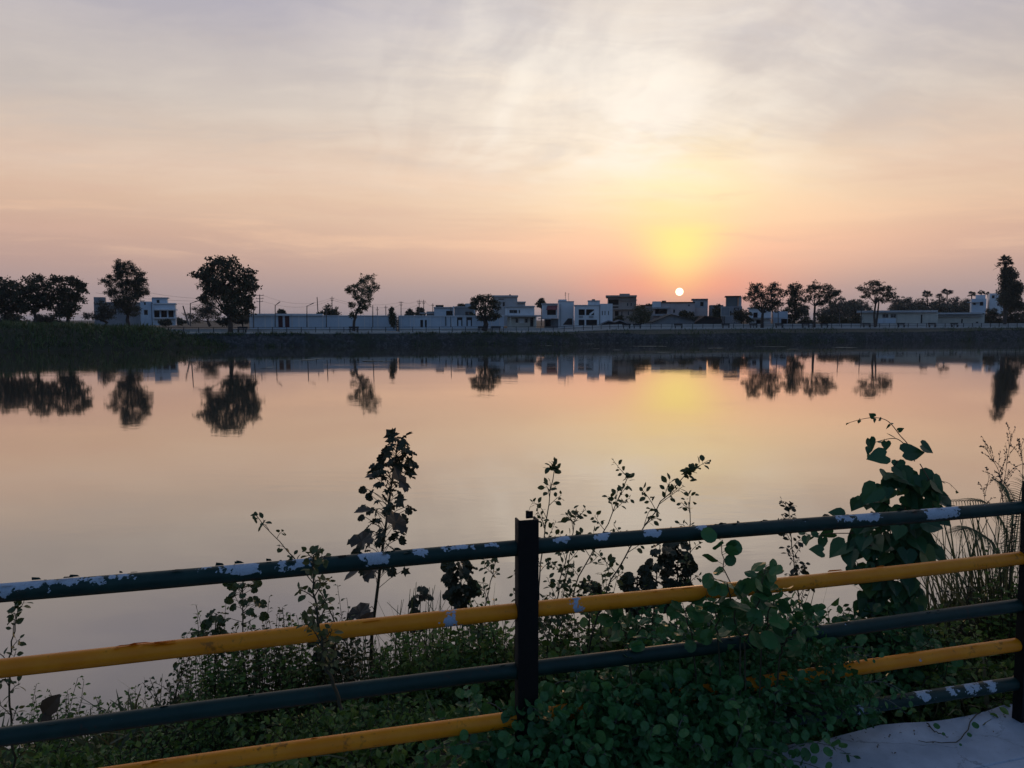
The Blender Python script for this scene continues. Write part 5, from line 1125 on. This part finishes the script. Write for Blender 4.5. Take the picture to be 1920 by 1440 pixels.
# 6. mid height weeds filling the bank behind the fence
def bush(label, px, ytop, w, Y, n, size, tpl, mat, name='weed_bush', ybot=1330, up=.4):
    g0, s_, n_ = ground_under(px, ybot, Y); top = P(px, ytop, Y)[2]; m = MPP(Y); sm, lm = MB(), MB(); hgt = max(top - g0[2], .15)
    for k in range(int(n * 2.6)):
        a = rng.random() * 6.28; rr = math.sqrt(rng.random()); x0 = g0 + (rr * math.cos(a) * w * m * .45, rr * math.sin(a) * w * m * .4, 0)
        x0[2] = float(nz(*sn(x0[0], x0[1]))); h = hgt * rng.uniform(.5, 1.18) * (1 - .3 * rr)
        x1 = x0 + (rng.normal(0, .3) * w * m + math.cos(a) * rr * w * m * .4, rng.normal(0, .12), h)
        leafy(sm, lm, curve(x0, x1, rng.normal(0, .04, 3), 9), .0035, .0014, int(10 + h * 26), size * rng.uniform(.65, 1.1), tpl if rng.random() < .6 else LEAF_FOLD, .18, .35, .6, (0, 1), .15, .3)
    return plant(name, label, g0, 'plant', sm, lm, 'stem', mat)
for a in (('small leaved weed clump behind the left end of the middle dark rail', 100, 1275, 70, 4.6, 16, .04, LEAF_OVAL, 'leaf_bank'), ('weed clump rising between the rails at the far left', 215, 1290, 50, 5.2, 12, .04, LEAF_OVAL, 'leaf_bank'),
          ('loose weed clump behind the yellow rail, left third of the photo', 345, 1225, 60, 4.7, 16, .045, LEAF_OVAL, 'leaf_sprig'), ('dense weed clump under the bushy lobed weed', 445, 1185, 70, 4.4, 22, .045, LEAF_OVAL, 'leaf_bank'),
          ('weed clump under the long leaning weed', 540, 1205, 60, 4.5, 18, .045, LEAF_OVAL, 'leaf_bank'), ('weed clump at the foot of the tallest weed', 650, 1195, 60, 4.6, 20, .045, LEAF_OVAL, 'leaf_sprig'),
          ('green weed clump between the tallest weed and the middle post', 740, 1215, 60, 4.7, 18, .042, LEAF_OVAL, 'leaf_bank'), ('leafy weed clump close to the left of the middle post', 850, 1165, 66, 4.3, 30, .055, LEAF_LOBED, 'leaf_bank'),
          ('leafy weed clump right behind the middle post', 935, 1165, 56, 4.2, 26, .05, LEAF_OVAL, 'leaf_bank'), ('round leaved weed clump behind the rails just right of the middle post', 1050, 1165, 70, 3.9, 28, .055, LEAF_ROUND, 'leaf_bank'),
          ('round leaved weed clump under the tallest slanting weed', 1140, 1140, 66, 3.8, 30, .058, LEAF_ROUND, 'leaf_bank'), ('dense round leaved weed clump below the close pair of lobed weeds', 1230, 1135, 70, 3.7, 32, .058, LEAF_ROUND, 'leaf_round'),
          ('dense weed clump under the straight upright weed', 1320, 1120, 66, 3.7, 30, .06, LEAF_ROUND, 'leaf_round'), ('weed clump behind the large leaved creeper shoots', 1410, 1160, 60, 3.8, 22, .055, LEAF_OVAL, 'leaf_bank'),
          ('low weed clump in the gap left of the vine heap', 1500, 1205, 60, 4.0, 20, .05, LEAF_OVAL, 'leaf_bank'), ('weed clump at the left foot of the vine heap', 1580, 1145, 66, 3.6, 28, .065, LEAF_ROUND, 'leaf_round'),
          ('weed clump below the vine heap', 1670, 1150, 80, 3.5, 34, .065, LEAF_ROUND, 'leaf_round'), ('weed clump right of the vine heap foot', 1760, 1130, 70, 3.8, 28, .045, LEAF_OVAL, 'leaf_bank'),
          ('reddish brown weed clump near the right post', 1830, 1090, 60, 4.2, 30, .035, LEAF_OVAL, 'leaf_castor'), ('dense weed clump right behind the right post', 1895, 1050, 60, 4.0, 34, .04, LEAF_OVAL, 'leaf_bank'),
          ('low weed clump behind the lowest rail at the right', 1720, 1220, 90, 3.35, 30, .05, LEAF_OVAL, 'leaf_bank'), ('low weed clump beside the right post foot', 1830, 1225, 80, 3.5, 30, .045, LEAF_OVAL, 'leaf_bank'),
          ('leafy weed clump behind the end of the lower yellow rail', 1560, 1240, 80, 3.3, 30, .055, LEAF_ROUND, 'leaf_round'), ('low weed clump behind the lower yellow rail at the left', 560, 1330, 90, 3.7, 26, .04, LEAF_OVAL, 'leaf_bank'),
          ('low weed clump under the middle dark rail left of the post', 760, 1310, 90, 3.6, 28, .042, LEAF_OVAL, 'leaf_bank'), ('wiry weed clump under the yellow rail, left of the loose weed clump', 410, 1150, 60, 4.5, 20, .04, LEAF_OVAL, 'leaf_bank'),
          ('tall loose weed clump between the bushy lobed weed and the pale leaved weed', 500, 1120, 60, 4.6, 16, .042, LEAF_OVAL, 'leaf_sprig'), ('weed clump behind the pale leaved weed', 585, 1135, 66, 4.7, 20, .042, LEAF_OVAL, 'leaf_bank'),
          ('weed clump just left of the tallest weed stem', 640, 1120, 50, 4.8, 14, .042, LEAF_OVAL, 'leaf_sprig'), ('weed clump touching the tallest weed on its right', 775, 1160, 70, 4.6, 24, .045, LEAF_LOBED, 'leaf_bank'),
          ('twiggy weed clump peeping over the yellow rail right of the post', 1085, 1085, 60, 4.1, 14, .038, LEAF_OVAL, 'leaf_sprig'), ('twiggy weed clump over the yellow rail under the tallest slanting weed', 1170, 1070, 60, 4.2, 14, .038, LEAF_OVAL, 'leaf_sprig'),
          ('weed clump left of the middle post, under the upper yellow rail', 900, 1120, 50, 4.5, 18, .042, LEAF_OVAL, 'leaf_bank'), ('weed clump above the lowest yellow rail at the left', 400, 1290, 90, 4.0, 26, .04, LEAF_OVAL, 'leaf_bank'),
          ('low weed clump at the very bottom left corner', 60, 1390, 90, 3.9, 24, .04, LEAF_OVAL, 'leaf_bank'),
          ('low weed clump above the bottom left yellow rail', 280, 1370, 90, 3.8, 24, .04, LEAF_OVAL, 'leaf_bank')): bush(*a)

# 7. ground cover, grasses
def in_view(p, mg=1.3):
    q = p - np.array((0, 0, H)); zc = q[:, 1] * CP - q[:, 2] * SP; return (zc > .3) & (np.abs(q[:, 0] / zc) < 960 / F * mg)
n = 150000; s = rng.uniform(-8, 8, n); nn_ = .13 + rng.random(n) ** .9 * 5.0; hgt = (.06 + .16 * (.5 + .5 * np.sin(s * 4 + np.sin(nn_ * 5)) * np.sin(nn_ * 3.3 + s))) * np.interp(nn_, [.1, .4, 4, 5], [.5, 1, 1.2, .8])
p = npt(s, nn_, hgt * rng.random(n) ** .6 + .01); ok = in_view(p) & (nn_ < bedge(s) + .15); p = p[ok]; n = len(p); h01 = rng.random(n)
far_ = np.linalg.norm(p[:, :2], axis=1); mb = MB()
mb.scatter(LEAF_SMALL, p, rng.normal(0, 1, (n, 3)) + (0, 0, .2), (0, -.3, 1.) + rng.normal(0, .6, (n, 3)), (.026 + .004 * far_) * rng.uniform(.6, 1.4, n), h01)
mb.build('ground_cover', M['leaf_bank'], label='low small leaved ground cover carpeting the near bank', cat='ground cover', kind='stuff')
mb = MB()
def grass(px, py, Y, w, n, l0, l1, spread=.25, tpls=BLADES, tint=(0, 1)):
    g0, s0_, n0_ = ground_under(px, py, Y); m = MPP(Y); x = g0[0] + rng.normal(0, w * m * .5, n); y = g0[1] + rng.normal(0, .18, n); ss_, nn__ = sn(x, y)
    p = np.column_stack((x, y, nz(ss_, np.maximum(nn__, .12)))); d = np.column_stack((rng.normal(0, spread, n), rng.normal(0, spread, n), np.ones(n)))
    k = rng.integers(0, len(tpls), n)
    for i, tp in enumerate(tpls):
        q = k == i; mb.scatter(tp, p[q], d[q], rng.normal(0, 1, (q.sum(), 3)), rng.uniform(l0, l1, q.sum()), tint[0] + (tint[1] - tint[0]) * rng.random(q.sum()))
for a in ((760, 1290, 5.3, 90, 90, .5, 1.0, .16, THIN), (820, 1290, 5.2, 60, 60, .5, .95, .16, THIN), (690, 1290, 5.3, 90, 50, .4, .9, .2, THIN), (640, 1290, 5.4, 60, 30, .5, 1.0, .16, THIN), (900, 1260, 5.0, 60, 40, .5, 1.0, .18, THIN),
          (75, 1390, 4.7, 50, 26, .3, .5, .5, BLADES), (205, 1390, 4.6, 50, 36, .3, .5, .45, BLADES), (260, 1380, 4.7, 60, 44, .35, .6, .4, BLADES), (290, 1380, 4.8, 50, 30, .4, .7, .3, THIN), (340, 1360, 4.8, 60, 40, .3, .55, .4, THIN),
          (1470, 1260, 5.0, 70, 90, .35, .8, .3, THIN), (1520, 1260, 4.8, 50, 50, .3, .7, .35, THIN), (1780, 1180, 4.6, 70, 120, .4, .95, .3, THIN), (1850, 1160, 4.4, 70, 150, .5, 1.1, .3, THIN), (1900, 1150, 4.3, 50, 120, .5, 1.15, .28, THIN), (1820, 1160, 4.7, 70, 90, .4, 1.0, .4, THIN),
          (500, 1310, 4.6, 120, 60, .25, .5, .4, BLADES), (420, 1340, 4.4, 120, 50, .2, .45, .4, BLADES), (1750, 1290, 3.4, 120, 60, .15, .35, .5, BLADES), (620, 1390, 3.6, 160, 60, .15, .3, .5, BLADES), (150, 1430, 4.0, 160, 60, .15, .3, .5, BLADES)): grass(*a)
mb.build('grass', M['grass'], label='thin grass blades standing among the weeds of the near bank', cat='grass', kind='stuff')
# grasses in seed
def seedgrass(pts, label, nb=9, ln=.13):
    path = np.array([P(*q) for q in pts]); g0, _, _ = ground_under(*pts[0]); path = np.vstack(([g0], path)); tt = np.linspace(0, 1, 20); path = np.column_stack([np.interp(tt, np.linspace(0, 1, len(path)), path[:, k]) for k in range(3)])
    sm, lm = MB(), MB(); sm.tube(path, np.linspace(.003, .0012, 20), 4)
    for k in range(nb):
        t = .62 + .38 * k / nb; p, tg = along(path, np.array([t])); d = unit(tg[0] + np.array((rng.normal(0, .7), rng.normal(0, .5), .1))); b = curve(p[0], p[0] + d * ln * (1.2 - t * .5), (0, 0, .01), 6); sm.tube(b, .0009, 3, caps=False)
        q, _ = along(b, np.linspace(.2, 1, 9)); lm.scatter(LEAF_SMALL, q, rng.normal(0, .5, (9, 3)) + d, rng.normal(0, 1, (9, 3)), .014 * rng.uniform(.7, 1.3, 9), .8 + .2 * rng.random(9))
    return plant('seeding_grass', label, g0, 'grass', sm, lm, 'stem', 'leaf_brown', 'grasses in seed by the right post')
seedgrass([(1850, 1130, 4.3), (1870, 970, 4.3), (1885, 890, 4.3), (1896, 812, 4.3)], 'tallest grass in seed, near the right post', 13)
seedgrass([(1880, 1130, 4.3), (1890, 950, 4.3), (1872, 880, 4.3), (1846, 836, 4.3)], 'grass in seed leaning left off the tallest one', 11)
seedgrass([(1860, 1130, 4.5), (1850, 990, 4.5), (1846, 930, 4.5), (1856, 890, 4.5)], 'short grass in seed left of the tallest one', 8, .09)
seedgrass([(1905, 1130, 4.1), (1915, 950, 4.1), (1918, 880, 4.1), (1914, 830, 4.1)], 'grass in seed half cut by the right edge of the photo', 9)
seedgrass([(1880, 1130, 4.2), (1884, 1000, 4.2), (1880, 940, 4.2), (1876, 890, 4.2)], 'thin grass in seed behind the feathery frond', 8, .08)
# feathery fronds by the right post
def frond(sm, lm, pts, w, n=46):
    path = np.array([P(*q) for q in pts]); tt = np.linspace(0, 1, 18); path = np.column_stack([np.interp(tt, np.linspace(0, 1, len(path)), path[:, k]) for k in range(3)])
    for _ in range(2): path[1:-1] = (path[:-2] + path[1:-1] * 2 + path[2:]) / 4
    sm.tube(path, np.linspace(.004, .0015, 18), 4); t = np.linspace(.12, 1, n); p, tg = along(path, t); side = unit(np.cross(tg, (0, -.6, 1.)))
    for k in (-1, 1): lm.scatter(blade_tpl(.5, .045, 3), p, side * k + tg * .55 + (0, 0, -.12), (0, -.5, 1.) + rng.normal(0, .15, (n, 3)), w * np.sin(np.clip(t, .05, .97) * math.pi) ** .6 * rng.uniform(.85, 1.1, n), rng.random(n))
sm, lm = MB(), MB(); g_, _, _ = ground_under(1880, 1150, 4.0)
for pts in ([(1880, 1130, 4.0), (1870, 1020, 3.95), (1820, 988, 3.8), (1775, 1000, 3.7)], [(1885, 1130, 4.0), (1890, 990, 3.95), (1850, 938, 3.85), (1760, 940, 3.75)], [(1890, 1130, 4.0), (1900, 980, 3.95), (1890, 915, 3.85), (1860, 895, 3.8)], [(1890, 1130, 4.0), (1905, 970, 4.0), (1918, 900, 4.0), (1940, 890, 4.0)],
            [(1885, 1130, 4.0), (1895, 1000, 4.0), (1905, 940, 4.1), (1880, 900, 4.2)]): frond(sm, lm, pts, .075)
plant('feathery_plant', 'feathery fronded plant leaning left from behind the right post', g_, 'plant', sm, lm, 'stem', 'leaf_sprig')
# litter blown along the ledge
mb = MB(); n = 170; s_l = rng.uniform(-.5, 2.6, n); n_l = .075 - np.abs(rng.normal(0, .09, n)); p = np.stack((FC[0] + FD[0] * s_l + FN[0] * n_l, FC[1] + FD[1] * s_l + FN[1] * n_l, np.full(n, LEDGE_Z + .005)), -1)
mb.scatter(LEAF_FOLD, p, rng.normal(0, 1, (n, 3)) * (1, 1, .12), (0, 0, 1.) + rng.normal(0, .25, (n, 3)), rng.uniform(.003, .016, n), rng.random(n))
mb.build('leaf_litter', M['leaf_brown'], label='specks of dry leaf litter along the white ledge', cat='leaf litter', kind='stuff')
# twigs lying on the ledge
def twig(pts, label, leaves=()):
    p = []
    for x, y in pts: d = ray(x, y); t = (LEDGE_Z + .007 - H) / d[2]; p.append((d[0] * t, d[1] * t, LEDGE_Z + .007))
    p = np.array(p); tt = np.linspace(0, 1, 14); p = np.column_stack([np.interp(tt, np.linspace(0, 1, len(p)), p[:, k]) for k in range(3)]); p[:, 2] += .006 * np.abs(np.sin(np.arange(14) * 1.3)); sm, lm = MB(), MB(); sm.tube(p, np.linspace(.0028, .0014, 14), 5)
    for x, y, sz, dx_ in leaves:
        d = ray(x, y); t = (LEDGE_Z + .03 - H) / d[2]; lm.scatter(LEAF_ROUND, [(d[0] * t, d[1] * t, LEDGE_Z + .025)], [(dx_, .4, .3)], [(0, -.6, 1)], sz, .5)
    t_ = thing('twig', p[0], label, 'twig'); part(sm, 'stem', M['stem'], t_)
    if leaves: part(lm, 'foliage', M['leaf_round'], t_)
twig([(1838, 1336), (1820, 1352), (1815, 1370), (1795, 1394), (1760, 1394), (1722, 1391)], 'bent twig with two small leaves lying on the white ledge', [(1826, 1362, .03, .6), (1815, 1378, .02, .8), (1800, 1396, .012, .5)])
twig([(1738, 1356), (1750, 1372), (1765, 1378), (1778, 1384)], 'short dark twig lying on the white ledge', [(1752, 1362, .028, 1), (1768, 1376, .014, .5)])
# a few fallen dry leaves
sm, lm = MB(), MB()
for px, py, Y, lab, sz in ((95, 1325, 4.2, 'big curled brown leaf among the weeds at the far left', .17), (690, 1160, 4.5, 'big dry brown leaf hanging below the upper yellow rail', .13)):
    lm = MB(); lm.scatter(LEAF_OVAL, [P(px - 15, py + 15, Y)], [(.7, -.1, .8)], [(.3, -.6, .3)], sz, .6); lm.scatter(LEAF_OVAL, [P(px - 10, py + 10, Y)], [(.2, -.2, -.9)], [(.3, -.8, .5)], sz * .6, .3)
    lm.build('dry_leaf', M['leaf_brown'], label=lab, cat='leaf')

# ------------------------------------------------------------------ thin evening haze
m = new_mat('thin_haze'); vol = V.nt.nodes.new('ShaderNodeVolumePrincipled')
vol.inputs['Color'].default_value = (.82, .9, 1, 1); vol.inputs['Density'].default_value = .0002; vol.inputs['Anisotropy'].default_value = .2
o_ = V.nt.nodes.new('ShaderNodeOutputMaterial'); V.nt.links.new(vol.outputs[0], o_.inputs['Volume'])
mb = MB(); mb.box(-4800, 4800, -4800, 4900, -1.6, 24)
hz = mb.build('haze', m, kind='stuff'); hz['label'] = 'thin bluish evening haze over the lake and the far shore'; hz['category'] = 'haze'
